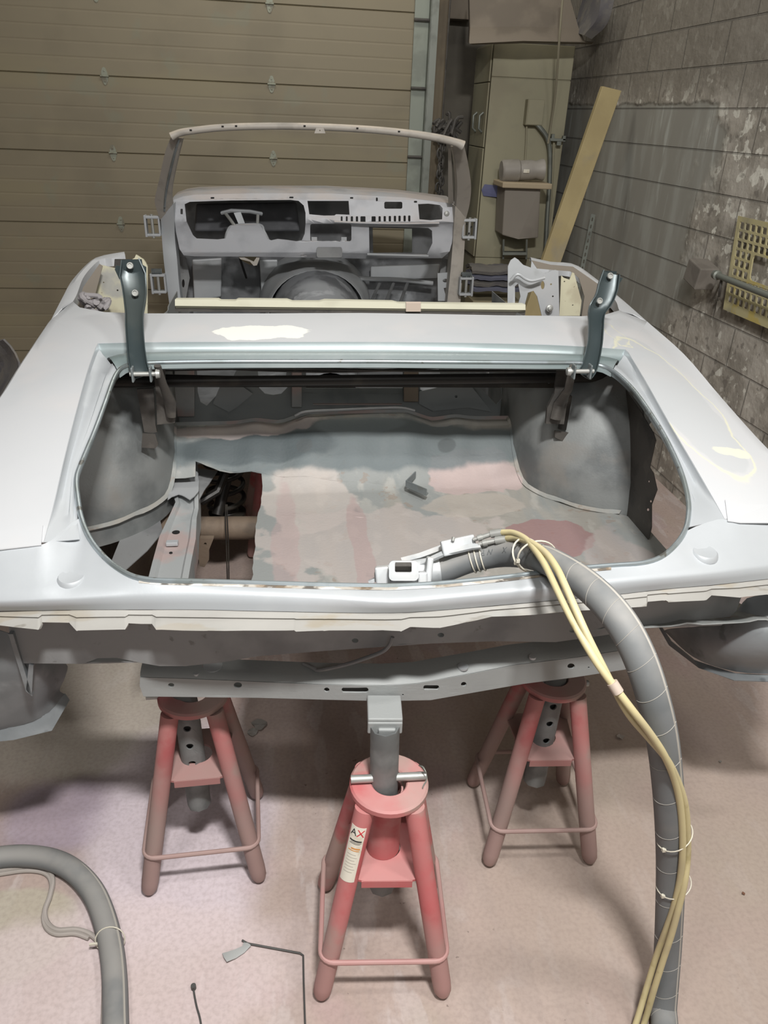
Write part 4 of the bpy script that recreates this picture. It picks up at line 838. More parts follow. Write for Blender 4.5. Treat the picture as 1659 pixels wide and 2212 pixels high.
# seat bulkhead panel beyond the ridge
h1 = [(425, 784), (506, 784), (513, 796), (500, 820), (474, 830), (480, 836), (466, 856), (447, 876), (433, 868), (427, 846)]
h2 = [(556, 790), (624, 784), (618, 808), (622, 836), (608, 850), (590, 853), (572, 850), (560, 838)]
h3 = [(661, 783), (870, 783), (870, 838), (832, 838), (676, 838), (661, 838)]
h4 = [(902, 784), (944, 784), (952, 810), (944, 826), (948, 838), (930, 850), (908, 842)]
h5 = [(1012, 784), (1090, 784), (1092, 836), (1082, 838), (1084, 860), (1072, 874), (1050, 850), (1030, 830), (1012, 826)]
plate('seat_bulkhead', [(360, 770), (1170, 770), (1165, 930), (370, 930)], [h1, h2, h3, h4, h5], lambda u, v: P(u, v, y=1.36), mat('bulkhead_steel', '8d9394', .55, .15, var=[('747b7d', 6, .5, .65, .6)]), car, sol=.003, maxlen=40)
for a, b in (((376, 780), (420, 900)), ((630, 782), (652, 880)), ((872, 782), (904, 868)), ((1094, 780), (1128, 895))):
    m_ = railm if a[0] != 872 else mat('brown_brace', '8d8173', .7)
    part('bulkhead_brace', MB().hexa([P(a[0], a[1], y=1.33), P(b[0], a[1], y=1.33), P(b[0], b[1], y=1.33), P(a[0], b[1], y=1.33)], [P(a[0], a[1], y=1.345), P(b[0], a[1], y=1.345), P(b[0], b[1], y=1.345), P(a[0], b[1], y=1.345)]), m_, smooth=False, bev=.003)
part('tunnel_cap', MB().grid([cat([P(px, py, y=y) for px in (676, 730, 790, 840, 868)], 3) for py, y in ((840, 1.6), (850, 1.5), (866, 1.4), (874, 1.34))]), railm, sol=.003)
# loose clutter seen in the openings: pale inner braces
for q in ([(476, 832), (520, 832), (546, 850), (512, 880), (494, 890), (460, 872)], [(905, 846), (950, 836), (1020, 836), (1040, 862), (1062, 890), (1010, 880), (935, 888), (905, 872)]):
    plate('bulkhead_gusset', q, [circ(985, 856, 3)] if q[0][0] > 800 else [], lambda u, v: P(u, v, y=1.35), mat('gusset_grey', '959b9d', .5, .15) if q[0][0] < 800 else MATS['gusset_grey'], car, sol=.004)
# cabin --------------------------------------------------------------------------
plate('cabin_floor', [(-.78, 1.4), (.78, 1.4), (.78, 3.75), (-.78, 3.75)], [], lambda u, v: Vector((u, v, .60+.006*max(0, math.cos(u*2*math.pi/.12))**4)), firem, car, sol=.003, maxlen=.08)
rows = []
for i in range(14):
    y = 1.9+1.85*i/13; t = min(1, (y-1.9)/1.3); h = .2+.18*t**1.5; wd = .14+.145*t**2
    rows.append([Vector((-wd*math.cos(math.pi*k/16), y, .60+h*math.sin(math.pi*k/16)**.8)) for k in range(17)])
part('transmission_tunnel', MB().grid(rows), mat('tunnel_primer', '999ca0', .5, .2, var=[('6a6c6f', 4, .48, .58, .8), ('b9bcc0', 5, .6, .66, .7)], bump=(70, .2, .003)), sol=.003)
part('tunnel_collar', MB().grid([[Vector((.0-.29*math.cos(math.pi*k/20)*(1+e), y, .72+.26*math.sin(math.pi*k/20)*(1+e))) for k in range(21)] for y, e in ((3.32, 0), (3.36, .06), (3.42, .06), (3.46, .14), (3.7, .22))]), primer, sol=.004)
part('sill_box', MB().box((-.80, 2.45, .66), (.09, 2.2, .14)), under, smooth=False, bev=.01); part('sill_box', MB().box((.80, 2.45, .66), (.09, 2.2, .14)), under, smooth=False, bev=.01)
# firewall with the holes the garage door shows through
fw = [(376, 425), (640, 416), (985, 435), (985, 690), (376, 690)]
plate('firewall', fw, [[(508, 532), (552, 528), (556, 550), (552, 572), (540, 572), (520, 562)], [(805, 492), (890, 494), (890, 545), (806, 546)], circ(690, 600, 9, 6)], lambda u, v: P(u, v, y=3.72), firem, car, sol=.004, maxlen=60)
for q, y in (([(415, 560), (480, 556), (478, 640), (420, 655)], 3.60), ([(800, 575), (950, 570), (945, 600), (800, 606)], 3.62), ([(560, 560), (600, 560), (596, 640), (565, 640)], 3.64)):
    plate('firewall_rib', q, [], lambda u, v: P(u, v, y=y), primer, car, sol=.03, smooth=False, bev=.008)
part('firewall_pipe', MB().tube(cat([P(735, 585, y=3.6), P(760, 596, y=3.58), (P(790, 602, y=3.56)), P(860, 604, y=3.56), P(935, 612, y=3.56)], 4), .014, 10), primer)
for k in range(3):
    part('floor_bead', MB().tube([P(820+k*30, 612, y=3.5), P(800+k*32, 655, y=3.2)], .010, 8, flat=.5), firem)
part('heater_box', MB().hexa([P(424, 440, y=3.5), P(640, 436, y=3.5), P(648, 500, y=3.5), P(420, 500, y=3.5)], [P(424, 440, y=3.66), P(640, 436, y=3.66), P(648, 500, y=3.66), P(420, 500, y=3.66)]), mat('inner_dark_grey', '4c4d50', .6, .2, var=[('606165', 6, .5, .65, .6)]), smooth=False, bev=.01)
# cowl sides / kick panels
for pts in ([(384, 556), (402, 556), (410, 600), (400, 655), (384, 660)], [(972, 560), (956, 560), (948, 600), (955, 655), (972, 660)]):
    s0 = pts[0][0] < 600
    plate('kick_panel', pts, [circ(964, 640, 5, 8)] if not s0 else [circ(396, 612, 3, 9)], lambda u, v: P(u, v, y=3.4), under, car, sol=.004)
plate('kick_bracket', [(945, 590), (972, 588), (975, 620), (958, 622), (966, 650), (946, 650)], [circ(962, 606, 6, 4)], lambda u, v: P(u, v, y=3.25), primer, car, sol=.004)
# dash panel with all of its cut-outs
dol = [(373, 433), (395, 425), (422, 421), (545, 418), (709, 418), (873, 427), (982, 441), (981, 480), (976, 525), (971, 543), (955, 557), (870, 557), (783, 558), (684, 556), (560, 554), (420, 553), (397, 551), (388, 538), (380, 500)]
H = [[(399, 441), (410, 436), (500, 433), (627, 432), (645, 434), (656, 444), (660, 460), (660, 482), (658, 505), (652, 519), (640, 521), (620, 518), (600, 516), (586, 519), (578, 516), (566, 492), (560, 484), (520, 485), (500, 487), (492, 500), (487, 515), (470, 517), (425, 515), (417, 508), (403, 478)],
     [(664, 434), (753, 434), (755, 464), (726, 463), (722, 466), (700, 466), (668, 463)],
     rrect(830, 436, 869, 451, 3, 2), [(903, 441), (925, 440), (950, 443), (956, 450), (955, 474), (930, 476), (906, 474)],
     rrect(670, 483, 759, 521, 4, 2), [(797, 489), (925, 492), (933, 498), (934, 525), (922, 550), (798, 547)]]
for x_, w_ in ((738, 4), (749, 4), (760, 5), (771, 5), (784, 11), (807, 9), (820, 5), (831, 5), (842, 5), (853, 5), (863, 5), (874, 5), (884, 5)):
    t = (x_-738)/146; y0 = 468.5-2.0*t; H.append(rrect(x_-w_/2, y0-1+2*(.5-abs(.5-t)), x_+w_/2, y0+12, 1.2, 1))
H += [rrect(390, 451, 395, 463, 1, 1), rrect(455, 426, 463, 430, 1, 1), rrect(625, 425, 634, 429, 1, 1), rrect(756, 426, 763, 430, 1, 1), rrect(812, 427, 816, 435, 1, 1), rrect(894, 434, 901, 438, 1, 1)]
def dashfn(u, v):
    y = 3.16
    b = lerp1(v, [(416, .03), (432, .0), (466, -.02), (479, -.035), (486, -.01), (500, .0), (545, .0), (560, .05)])
    return P(u, v, y=y+b*(1 if u > 655 or v < 440 else .5))
dash = plate('dashboard', dol, H, dashfn, dashm, car, sol=.004, maxlen=14)
te = [dashfn(a, b) for a, b in [(373, 433), (395, 425), (422, 421), (480, 419.5), (545, 418), (709, 418), (790, 422), (873, 427), (982, 441)]]
part('dash_top', MB().grid([te, [p+Vector((0, .05, .012)) for p in te], [p+Vector((0, .25, .018)) for p in te], [p+Vector((0, .50, -.01)) for p in te]]), dashm, sol=.004, parent=dash)
part('dash_brow', MB().tube(cat([P(722, 479, y=3.12), P(800, 482, y=3.11), P(880, 483, y=3.11), P(948, 482, y=3.12)], 4), .012, 8, flat=.5), dashm, parent=dash)
plate('ashtray_door', rrect(684, 534, 739, 556, 4, 2), [], lambda u, v: P(u, v, y=3.135), under, dash, sol=.012, smooth=False)
part('glovebox_sill', MB().tube([P(793, 549, y=3.13), P(925, 553, y=3.13)], .012, 8, flat=.6), primer, parent=dash)
part('dash_bolt', MB().lathe([(0, .01), (.012, .008), (.016, 0)], P(965, 462, y=3.14), 14, (0, -1, 0)), zinc, parent=dash)
for x_ in (679, 743): part('radio_tab', MB().box(P(x_, 516, y=3.17), (.03, .004, .02)), primer, parent=dash, smooth=False)
# pedal bracket and pedals
ped = part('pedal_bracket', MB().tube([P(480, 460, y=3.3), P(500, 455, y=3.28), P(540, 457, y=3.28), P(565, 462, y=3.3)], .022, 8, flat=.5), primer)
for a in ([(488, 462, 3.26), (500, 478, 3.22), (512, 498, 3.2), (514, 530, 3.2), (516, 545, 3.19)], [(557, 465, 3.26), (556, 490, 3.22), (557, 510, 3.2), (552, 520, 3.2)], [(487, 520, 3.2), (492, 500, 3.2), (505, 488, 3.22), (560, 486, 3.22), (570, 500, 3.2), (580, 520, 3.2)]):
    part('pedal_arm', MB().tube(cat([P(x, y_, y=d) for x, y_, d in a], 4), .009, 8), zinc if a[0][0] != 487 else primer, parent=ped)
part('pedal_plate', MB().hexa([P(505, 460, y=3.25), P(520, 458, y=3.25), P(530, 485, y=3.22), P(517, 488, y=3.22)], [P(505, 460, y=3.27), P(520, 458, y=3.27), P(530, 485, y=3.24), P(517, 488, y=3.24)]), primer, parent=ped, smooth=False)
plate('steering_plate', [(503, 534), (510, 529), (520, 536), (528, 545), (542, 542), (548, 530), (558, 526), (562, 535), (560, 560), (555, 573), (548, 574), (540, 565), (520, 560), (508, 548)], [[(521, 541), (535, 544), (547, 534), (555, 536), (554, 556), (548, 565), (528, 556)]], lambda u, v: P(u, v, y=3.19), headm, ped, sol=.004)
part('steering_shaft', MB().tube([P(517, 520, y=3.2), P(519, 560, y=3.35), P(532, 600, y=3.5)], .007, 8), dark, parent=ped)
# windshield frame
def yws(py): return lerp1(py, [(260, 2.62), (300, 2.66), (440, 3.05), (480, 3.15), (660, 3.18)])
hd_ = [(370, 295), (385, 288), (410, 283), (480, 275.5), (580, 272.5), (690, 274), (800, 280), (880, 288), (940, 297), (985, 308), (1000, 315)]
hc = cat([P(a, b, y=2.62) for a, b in hd_], 5); rr_ = [lerp1(i/(len(hc)-1), [(0, .020), (.08, .017), (.5, .0165), (.9, .020), (1, .026)]) for i in range(len(hc))]
hdr = part('windshield_header', MB().tube(hc, rr_, 12, flat=.9, up=(0, 0, 1)), headm)
plate('header_tab', [(683, 276), (699, 276), (703, 288), (679, 288)], [circ(691, 282, 1.5)], lambda u, v: P(u, v, y=2.60), headm, hdr, sol=.003)
for x_, y_ in ((481, 273), (658, 272), (510, 272), (862, 284), (412, 281), (772, 277)): part('header_hole', MB().box(P(x_, y_, y=2.60), (.010, .003, .006)), blk, parent=hdr, smooth=False)
def pillar(out, inn_, m, dep, name='windshield_pillar'):
    A_ = cat([P(a, b, y=yws(b)) for a, b in out], 4); B_ = cat([P(a, b, y=yws(b)) for a, b in inn_], 4)
    v = Vector((0, dep, 0)); rows = [[p+v for p in A_], A_, [p.lerp(q, .5)+Vector((0, -.008, 0)) for p, q in zip(A_, B_)], B_, [q+v for q in B_]]
    return part(name, MB().grid(rows), m, sol=.003, auto=50)
pillar([(371, 293), (357, 330), (345, 385), (335, 430), (338, 450), (346, 474)], [(394, 298), (386, 330), (377, 370), (370, 410), (371, 435), (376, 470)], headm, .05)
part('pillar_bead', MB().tube(cat([P(386, 300, y=2.66), P(376, 335, y=2.75), P(364, 385, y=2.88), P(357, 425, y=3.0), (P(355, 455, y=3.08))], 5), .006, 8), beadm)
pillar([(1001, 310), (1010, 350), (1017, 400), (1014, 440), (1005, 476)], [(978, 316), (984, 350), (988, 400), (986, 440), (984, 470)], headm, .05)
part('pillar_strut', MB().hexa([P(968, 320, y=2.7), P(974, 320, y=2.7), P(980, 440, y=3.1), P(968, 440, y=3.1)], [P(968, 320, y=2.72), P(974, 320, y=2.72), P(980, 440, y=3.12), P(968, 440, y=3.12)]), headm, smooth=False)
pillar([(348, 472), (350, 510), (354, 560), (360, 610), (366, 655)], [(374, 440), (377, 510), (382, 560), (386, 610), (391, 655)], tailm, .10, 'hinge_pillar')
pillar([(1006, 470), (1003, 530), (999, 590), (994, 655)], [(984, 445), (978, 530), (973, 590), (966, 655)], headm, .10, 'hinge_pillar')
def dhinge(px, py, s, spring):
    y = 3.14; c = P(px, py, y=y); o = part('door_hinge', MB().box(c+Vector((s*.035, 0, 0)), (.012, .05, .11)).box(c+Vector((0, 0, .045)), (.075, .04, .014)).box(c+Vector((0, 0, -.045)), (.075, .04, .014)).box(c+Vector((-s*.035, .01, 0)), (.010, .05, .10)), primer, smooth=False, bev=.003)
    part('hinge_pin', MB().tube([c+Vector((0, -.01, -.06)), c+Vector((0, -.01, .06))], .008, 10), zinc, parent=o)
    if spring:
        sp_ = [c+Vector((-.03+.055*i/60, -.01+.014*math.cos(i*.7), .065+.014*math.sin(i*.7))) for i in range(60)]
        part('hinge_spring', MB().tube(sp_, .0035, 6), bare, parent=o)
dhinge(330, 488, -1, False); dhinge(343, 612, -1, True); dhinge(1013, 494, 1, False); dhinge(1006, 618, 1, True)
for px, py in ((1008, 484), (1018, 490), (1013, 504)): part('bolt_hole', MB().lathe([(0, .001), (.005, .001)], P(px, py, y=3.11), 10, (0, -1, 0)), blk)
# structure in the convertible top wells
plate('well_inner', [(170, 663), (180, 640), (205, 600), (218, 572), (252, 580), (262, 610), (266, 640), (270, 678), (215, 674)], [circ(224, 610, 1.6), circ(254, 627, 2)], lambda u, v: P(u, v, y=1.5), creamm, car, sol=.004)
plate('well_outer', [(168, 662), (180, 620), (215, 570), (222, 575), (205, 640), (188, 668)], [], lambda u, v: P(u, v, y=1.44), mat('well_brown', '7e766b', .7), car, sol=.004)
plate('well_post', jag([(286, 560), (294, 550), (310, 560), (319, 575)], 1.5, 6, 2)+[(319, 678), (306, 678), (303, 600)], [], lambda u, v: P(u, v, y=1.5), creamm, car, sol=.01)
plate('lock_pillar', [(248, 560), (290, 560), (306, 600), (306, 678), (262, 678), (256, 640), (246, 590)], [], lambda u, v: P(u, v, y=1.56), darkg, car, sol=.01)
rg_ = MB(); rnd = random.Random(5)
for k in range(7):
    p = P(196+rnd.uniform(-14, 26), 655+rnd.uniform(-8, 10), y=1.4); rg_.tube(cat([p+Vector((rnd.uniform(-.045, .045), rnd.uniform(-.03, .03), rnd.uniform(-.02, .022))) for _ in range(4)], 4), rnd.uniform(.007, .012), 8)
rgo = rg_.build('crumpled_rag', mat('rag_grey', '8e8a8b', .9)); rgo.matrix_world = MCAR; tag(rgo, 'crumpled grey rag stuffed in the left quarter well opening', 'rag')
# right side: perforated bracket, cream plate, dark cavity
pb = jag([(1097, 575), (1103, 562), (1112, 556), (1124, 566), (1130, 572), (1160, 582), (1176, 590), (1200, 583), (1206, 585)], 1.6, 7, 11)+[(1208, 682), (1170, 682), (1160, 640), (1152, 628), (1140, 632), (1134, 655), (1134, 682), (1096, 682)]
plate('latch_bracket', pb, [[(1112, 618), (1119, 612), (1124, 640), (1118, 660), (1112, 660)], circ(1172, 616, 4, 9), circ(1190, 614, 2), circ(1194, 640, 2), circ(1100, 660, 3)], lambda u, v: P(u, v, y=1.42), primer, car, sol=.004)
part('bracket_bead', MB().tube(cat([P(1104, 605, y=1.39), P(1118, 592, y=1.38), P(1135, 602, y=1.38), P(1150, 606, y=1.38), P(1176, 600, y=1.39)], 4), .006, 10), primer)
part('latch_bolt', MB().lathe([(0, .012), (.007, .01), (.008, .006), (.013, .004), (.014, 0)], P(1187, 666, y=1.40), 16, (0, -1, 0)), zinc)
plate('well_inner', [(1212, 595), (1218, 600), (1230, 604), (1236, 588), (1240, 590), (1248, 620), (1256, 650), (1252, 682), (1208, 682)], [circ(1219, 608, 1.6), circ(1237, 659, 1.6)], lambda u, v: P(u, v, y=1.5), creamm, car, sol=.004)
plate('well_outer', [(1148, 562), (1190, 572), (1238, 576), (1290, 612), (1338, 650), (1338, 674), (1300, 682), (1256, 684), (1262, 640), (1250, 600), (1232, 586), (1160, 580)], [], lambda u, v: P(u, v, y=1.56), MATS['well_brown'], car, sol=.004)
part('deck_front_flange', MB().grid([[D(a, b)+Vector((0, .004, dz)) for a, b in ((300, 678), (560, 678), (780, 677), (930, 679), (1080, 682), (1255, 684))] for dz in (-.002, -.03, -.10)]), tealm, sol=.002)
# cream rail lying along the deck front with a wrap of masking tape
tr = empty('tack_rail', MCAR @ P(755, 668, y=1.30)); to = Vector(tr.location); tag(tr, 'pale cream rail with masking tape lying along the front edge of the rear deck', 'rail')
def TP(px, py, y=1.27): return MCAR @ P(px, py, y=y)-to
upper = [(378, 648), (470, 648), (476, 651), (508, 651), (514, 648), (620, 649), (632, 653), (690, 653), (702, 650), (850, 653), (862, 656), (1135, 659)]
A_ = [TP(a, b) for a, b in upper]; B_ = [TP(a, lerp1(a, [(378, 660), (1135, 669)])) for a, b in upper]
MB().grid([[p+Vector((0, .045, -.004)) for p in A_], [p+Vector((0, .004, .0)) for p in A_], A_, B_, [p+Vector((0, .012, -.010)) for p in B_]]).build('rail_body', barm, tr, sol=.003, auto=30)
C_ = [TP(a, lerp1(a, [(378, 662), (1135, 671)]), 1.285) for a, b in upper]; MB().grid([C_, [p+Vector((0, .0, -.016)) for p in C_]]).build('rail_lower', MATS['dark_grey_bracket'], tr, sol=.003)
tw = []
for px in (877, 893, 909):
    tw.append([TP(px, 673, 1.262), TP(px, 655, 1.262), TP(px, 652, 1.268), TP(px, 652, 1.30)])
MB().grid(tw).build('tape_wrap', tapem, tr, sol=.001)
# bent L bracket lying on the trunk floor
lb = empty('angle_bracket'); p0 = P(882, 1040, z=.70); lb.matrix_world = MCAR @ Matrix.Translation(p0); tag(lb, 'small bent steel angle piece lying on the trunk floor', 'bracket')
e0, e1, e2 = [P(a, b, z=.69)-p0 for a, b in ((897, 1032), (877, 1052), (921, 1071))]
up = Vector((0, 0, .024))
MB().grid([[e0, e1, e2], [e0+up, e1+up, e2+up]]).build('upright', bare, lb, smooth=False, sol=.004)
MB().grid([[e1+Vector((0, -.001, .0)), e2], [e1+Vector((.02, .02, 0)), e2+Vector((.01, .02, 0))]]).build('foot', bare, lb, smooth=False, sol=.003)
# ------------------------------------------------------------------ blasting hose, nozzle and twin lines
def dpt(px, py, d): return CAM+(BR[2]+BR[0]*((px-PW/2)/FOC)-BR[1]*((py-PH/2)/FOC))*d
hz = [(915, 1243, 1.74), (965, 1228, 1.73), (1020, 1208, 1.71), (1090, 1196, 1.67), (1160, 1203, 1.58), (1215, 1228, 1.49), (1265, 1262, 1.42), (1312, 1306, 1.37), (1352, 1360, 1.34), (1385, 1428, 1.33), (1410, 1505, 1.34), (1430, 1590, 1.38), (1441, 1680, 1.44), (1447, 1770, 1.50), (1449, 1860, 1.57), (1447, 1950, 1.63), (1443, 2040, 1.69), (1438, 2110, 1.72), (1432, 2190, 1.735), (1425, 2290, 1.69), (1410, 2400, 1.63)]
hp = cat([dpt(*p) for p in hz], 6)
for p in hp: p.z = max(p.z, .031)
bh = empty('blasting_hose', hp[-8].copy()); bh.location.z = 0; bo = Vector(bh.location)
tag(bh, 'thick grey hose arching out of the trunk and down to the floor on the right', 'hose')
HR = .029
MB().tube([p-bo for p in hp], HR, 28).build('hose_wall', hosem, bh)
# spiral print lines
def frame_at(i):
    t = (hp[min(i+1, len(hp)-1)]-hp[max(i-1, 0)]).normalized(); v = (CAM-hp[i]).normalized(); v = (v-t*v.dot(t)).normalized(); return t, v, t.cross(v)
for i in range(34, len(hp)-10, 5):
    t, v, s = frame_at(i); seg = []
    for k in range(15):
        a = -1.25+2.5*k/14; seg.append(hp[i]-bo+v*math.cos(a)*(HR+.0003)+s*math.sin(a)*(HR+.0003)+t*.008*math.sin(a*1.2))
    MB().tube(seg, .0005, 5).build('wrap_line', MATS['stripe_pale'] if 'stripe_pale' in MATS else mat('stripe_pale', 'a39f97', .7), bh)
sl_ = [hp[i]-bo+frame_at(i)[1]*math.cos(1.0)*(HR+.0002)-frame_at(i)[2]*math.sin(1.0)*(HR+.0002) for i in range(16, len(hp)-4)]
MB().tube(sl_, .0022, 6, flat=.4).build('print_stripe', MATS['stripe_pale'], bh)
def hose_text(body, i0, i1, size, ang):
    # letters printed along the hose, upside down for the camera
    n = len(body)
    for k, chx in enumerate(body):
        if chx == ' ': continue
        f_ = i0+(i1-i0)*k/(n-1); i = int(f_); p = hp[i].lerp(hp[i+1], f_-i); t, v, s = frame_at(i)
        def wrap(c, p=p, t=t, v=v, s=s): 
            a = ang+(c.y)/HR*SGN; return p-bo+t*(-c.x)+(v*math.cos(a)+s*math.sin(a))*(HR+.0004+c.z)
        text('hose_print', chx, size, None, mat('print_grey', '5c5f60', .7) if 'print_grey' not in MATS else MATS['print_grey'], bh, wrap=wrap)
t, v, s = frame_at(22); SGN = -1 if s.dot(BR[1]) > 0 else 1
hose_text('ISIMAX WP'[::-1], 15, 27.5, .018, -SGN*.30)
# zip ties and clamps
def ring(i, r, wire, m, parent, name, tilt=0.0, n=24):
    t, v, s = frame_at(i); pts = [hp[i]-bo+(v*math.cos(a)+s*math.sin(a))*r+t*tilt*math.cos(a) for a in [2*math.pi*k/n for k in range(n)]]
    return MB().tube(pts, wire, 6, closed=True).build(name, m, parent)
for i in (12, 13, 14): ring(i, HR+.002, .0016, tiem, bh, 'clamp_wire', .006)
# nozzle body / coupling sitting on the trunk lip
nz_ = empty('hose_coupling', MCAR @ P(885, 1262, z=.985)); no = Vector(nz_.location); tag(nz_, 'dusty pale blasting nozzle coupling resting on the rear lip of the trunk', 'nozzle')
def NP(px, py, d): return dpt(px, py, d)-no
ax = Vector((BR[0].x, BR[0].y, 0)).normalized(); X = BR[0]; Yv = BR[1]; Zc = -BR[2]   # right, up, towards camera
def fb(mb, px, py, d, sz, rot=0):
    c = NP(px, py, d); M = Matrix((X, Yv, Zc)).transposed() @ Matrix.Rotation(rot, 3, 'Z'); return mb.box(c, sz, M)
fr_ = plate('claw_frame', rrect(840, 1211, 904, 1254, 10, 4), [rrect(853, 1214, 889, 1236, 3, 2)], lambda u, v: NP(u, v, 1.62), nozm, nz_, sol=.016, bev=.003)
fb(MB(), 870, 1226, 1.665, (.040, .028, .03)).build('claw_socket', darkg, nz_, smooth=False, bev=.002)
fb(MB(), 826, 1243, 1.67, (.030, .040, .05), .1).build('claw_jaw', nozm, nz_, smooth=False, bev=.004)
fb(fb(MB(), 926, 1232, 1.66, (.014, .058, .05), -.1), 912, 1250, 1.64, (.02, .03, .04)).build('claw_jaw', nozm, nz_, smooth=False, bev=.004)
MB().tube([NP(818, 1246, 1.72), NP(850, 1240, 1.70), NP(935, 1232, 1.73), NP(950, 1230, 1.73)], [.018, .024, .030, .030], 20).build('coupling_barrel', nozm, nz_)
fb(MB(), 806, 1254, 1.68, (.02, .008, .03), .4).build('safety_clip', nozm, nz_, smooth=False)
# dead-man handle along the top of the hose
hb_ = [(866, 1206, 1.74), (905, 1196, 1.74), (948, 1180, 1.74), (962, 1174, 1.73)]
MB().grid([[NP(a, b, d) for a, b, d in hb_], [NP(a+3, b+8, d-.01) for a, b, d in hb_], [NP(a+6, b+12, d+.03) for a, b, d in hb_]]).build('handle_lever', nozm, nz_, sol=.004)
fb(MB(), 990, 1178, 1.70, (.075, .034, .03), .22).build('valve_block', nozm, nz_, smooth=False, bev=.003)
MB().tube([NP(978, 1168, 1.68), NP(980, 1160, 1.68)], .004, 8).build('valve_pin', zinc, nz_)
MB().grid([[NP(900, 1225, 1.70), NP(960, 1200, 1.69), NP(1020, 1186, 1.67), NP(1040, 1184, 1.66)], [NP(905, 1216, 1.71), NP(960, 1190, 1.70), NP(1015, 1176, 1.68), NP(1036, 1176, 1.67)]]).build('grip_plate', nozm, nz_, sol=.006)
# fittings
for (a, b, c, d) in (((1022, 1166, 1.68), (1042, 1160, 1.675), (1060, 1154, 1.67), (1085, 1150, 1.66)), ((1034, 1176, 1.67), (1052, 1172, 1.665), (1070, 1168, 1.66), (1096, 1164, 1.65))):
    q = [NP(*a), NP(*b), NP(*c), NP(*d)]
    MB().tube([q[0], q[0].lerp(q[1], .5), q[0].lerp(q[1], .51), q[1], q[1]+(q[2]-q[1])*.02, q[2], q[2]+(q[3]-q[2])*.02, q[3]], [.0045, .0045, .0075, .0075, .0055, .0055, .0085, .0085], 12).build('brass_fitting', zinc, nz_)
# twin yellow lines
def line(pts, label, name='air_line'):
    v = cat([dpt(*p) for p in pts], 6)
    for p in v: p.z = max(p.z, .0085)
    o = MB(); loc = v[0].copy(); x = o.tube([p-loc for p in v], .0067, 12).build(name, yelm); x.location = loc; tag(x, label, 'hose'); return v
ya = [(1083, 1150, 1.66), (1108, 1151, 1.63), (1135, 1164, 1.57), (1156, 1188, 1.50), (1176, 1218, 1.44), (1196, 1258, 1.39), (1222, 1312, 1.34), (1254, 1372, 1.305), (1290, 1432, 1.285), (1330, 1487, 1.28), (1368, 1537, 1.285), (1404, 1584, 1.31), (1434, 1630, 1.345), (1455, 1678, 1.39), (1468, 1730, 1.43), (1474, 1790, 1.47), (1474, 1850, 1.51), (1468, 1905, 1.55), (1455, 1960, 1.59), (1438, 2010, 1.63), (1418, 2065, 1.675), (1398, 2130, 1.70), (1372, 2215, 1.71), (1340, 2300, 1.69)]
yb = [(1094, 1163, 1.65), (1118, 1163, 1.61), (1150, 1174, 1.53), (1180, 1196, 1.46), (1203, 1228, 1.40), (1222, 1268, 1.355), (1244, 1318, 1.32), (1270, 1376, 1.30), (1298, 1432, 1.295), (1328, 1490, 1.297), (1360, 1545, 1.305), (1400, 1592, 1.33), (1440, 1640, 1.36), (1465, 1690, 1.405), (1480, 1740, 1.445), (1485, 1795, 1.485), (1485, 1850, 1.525), (1479, 1905, 1.545), (1466, 1960, 1.575), (1450, 2020, 1.61), (1432, 2075, 1.645), (1412, 2140, 1.68), (1390, 2215, 1.72), (1360, 2300, 1.70)]
va = line(ya, 'yellow air line on the outside of the pair strapped to the thick grey hose')
vb = line(yb, 'yellow air line nearest the thick grey hose, behind its twin')
def tie(i, off, rv, rs, tilt, label, w=.0020, n=30, grp='cable ties on the hoses'):
    t, v, s_ = frame_at(i); c = hp[i]+v*off[0]+s_*off[1]; pts = [c+v*rv*math.cos(a)+s_*rs*math.sin(a)+t*(tilt*math.sin(a)+.006*math.cos(a)) for a in [2*math.pi*k/n for k in range(n)]]
    o = empty('cable_tie', c); MB().tube([p-c for p in pts], w, 6, closed=True).build('tie_loop', tiem, o); MB().box(pts[3]-c, (.007, .006, .007)).build('tie_head', tiem, o, smooth=False); tag(o, label, 'cable tie', grp); return o
def near(px, py):
    q = dpt(px, py, 1); d = (q-CAM).normalized(); return min(range(1, len(hp)-1), key=lambda i: ((hp[i]-CAM).normalized()-d).length)
sg = 1 if frame_at(near(1447, 1800))[2].dot(BR[0]) > 0 else -1
tie(near(1152, 1203), (.010, 0), .044, .034, .012, 'pale cable tie, left of the two crossing over hose and yellow lines')
tie(near(1170, 1206), (.012, 0), .046, .034, -.016, 'pale cable tie, right of the two crossing over hose and yellow lines')
tie(near(1447, 1796), (.002, sg*.007), .033, .034, .016*-sg, 'thin tie holding yellow lines to the hose halfway down', .0012)
tie(near(1447, 1905), (.002, sg*.006), .033, .034, .010*-sg, 'thin tie holding yellow lines to the hose, lowest of the ties', .0012)
pt_ = MB().tube([dpt(1322, 1474, 1.28), dpt(1336, 1496, 1.28)], .0095, 12); to2 = Vector(dpt(1329, 1485, 1.28)); o = MB(); o.v = [tuple(Vector(v)-to2) for v in pt_.v]; o.f = pt_.f; o = o.build('tape_band', tapem); o.location = to2; tag(o, 'band of pale tape wrapped round both yellow lines', 'tape')
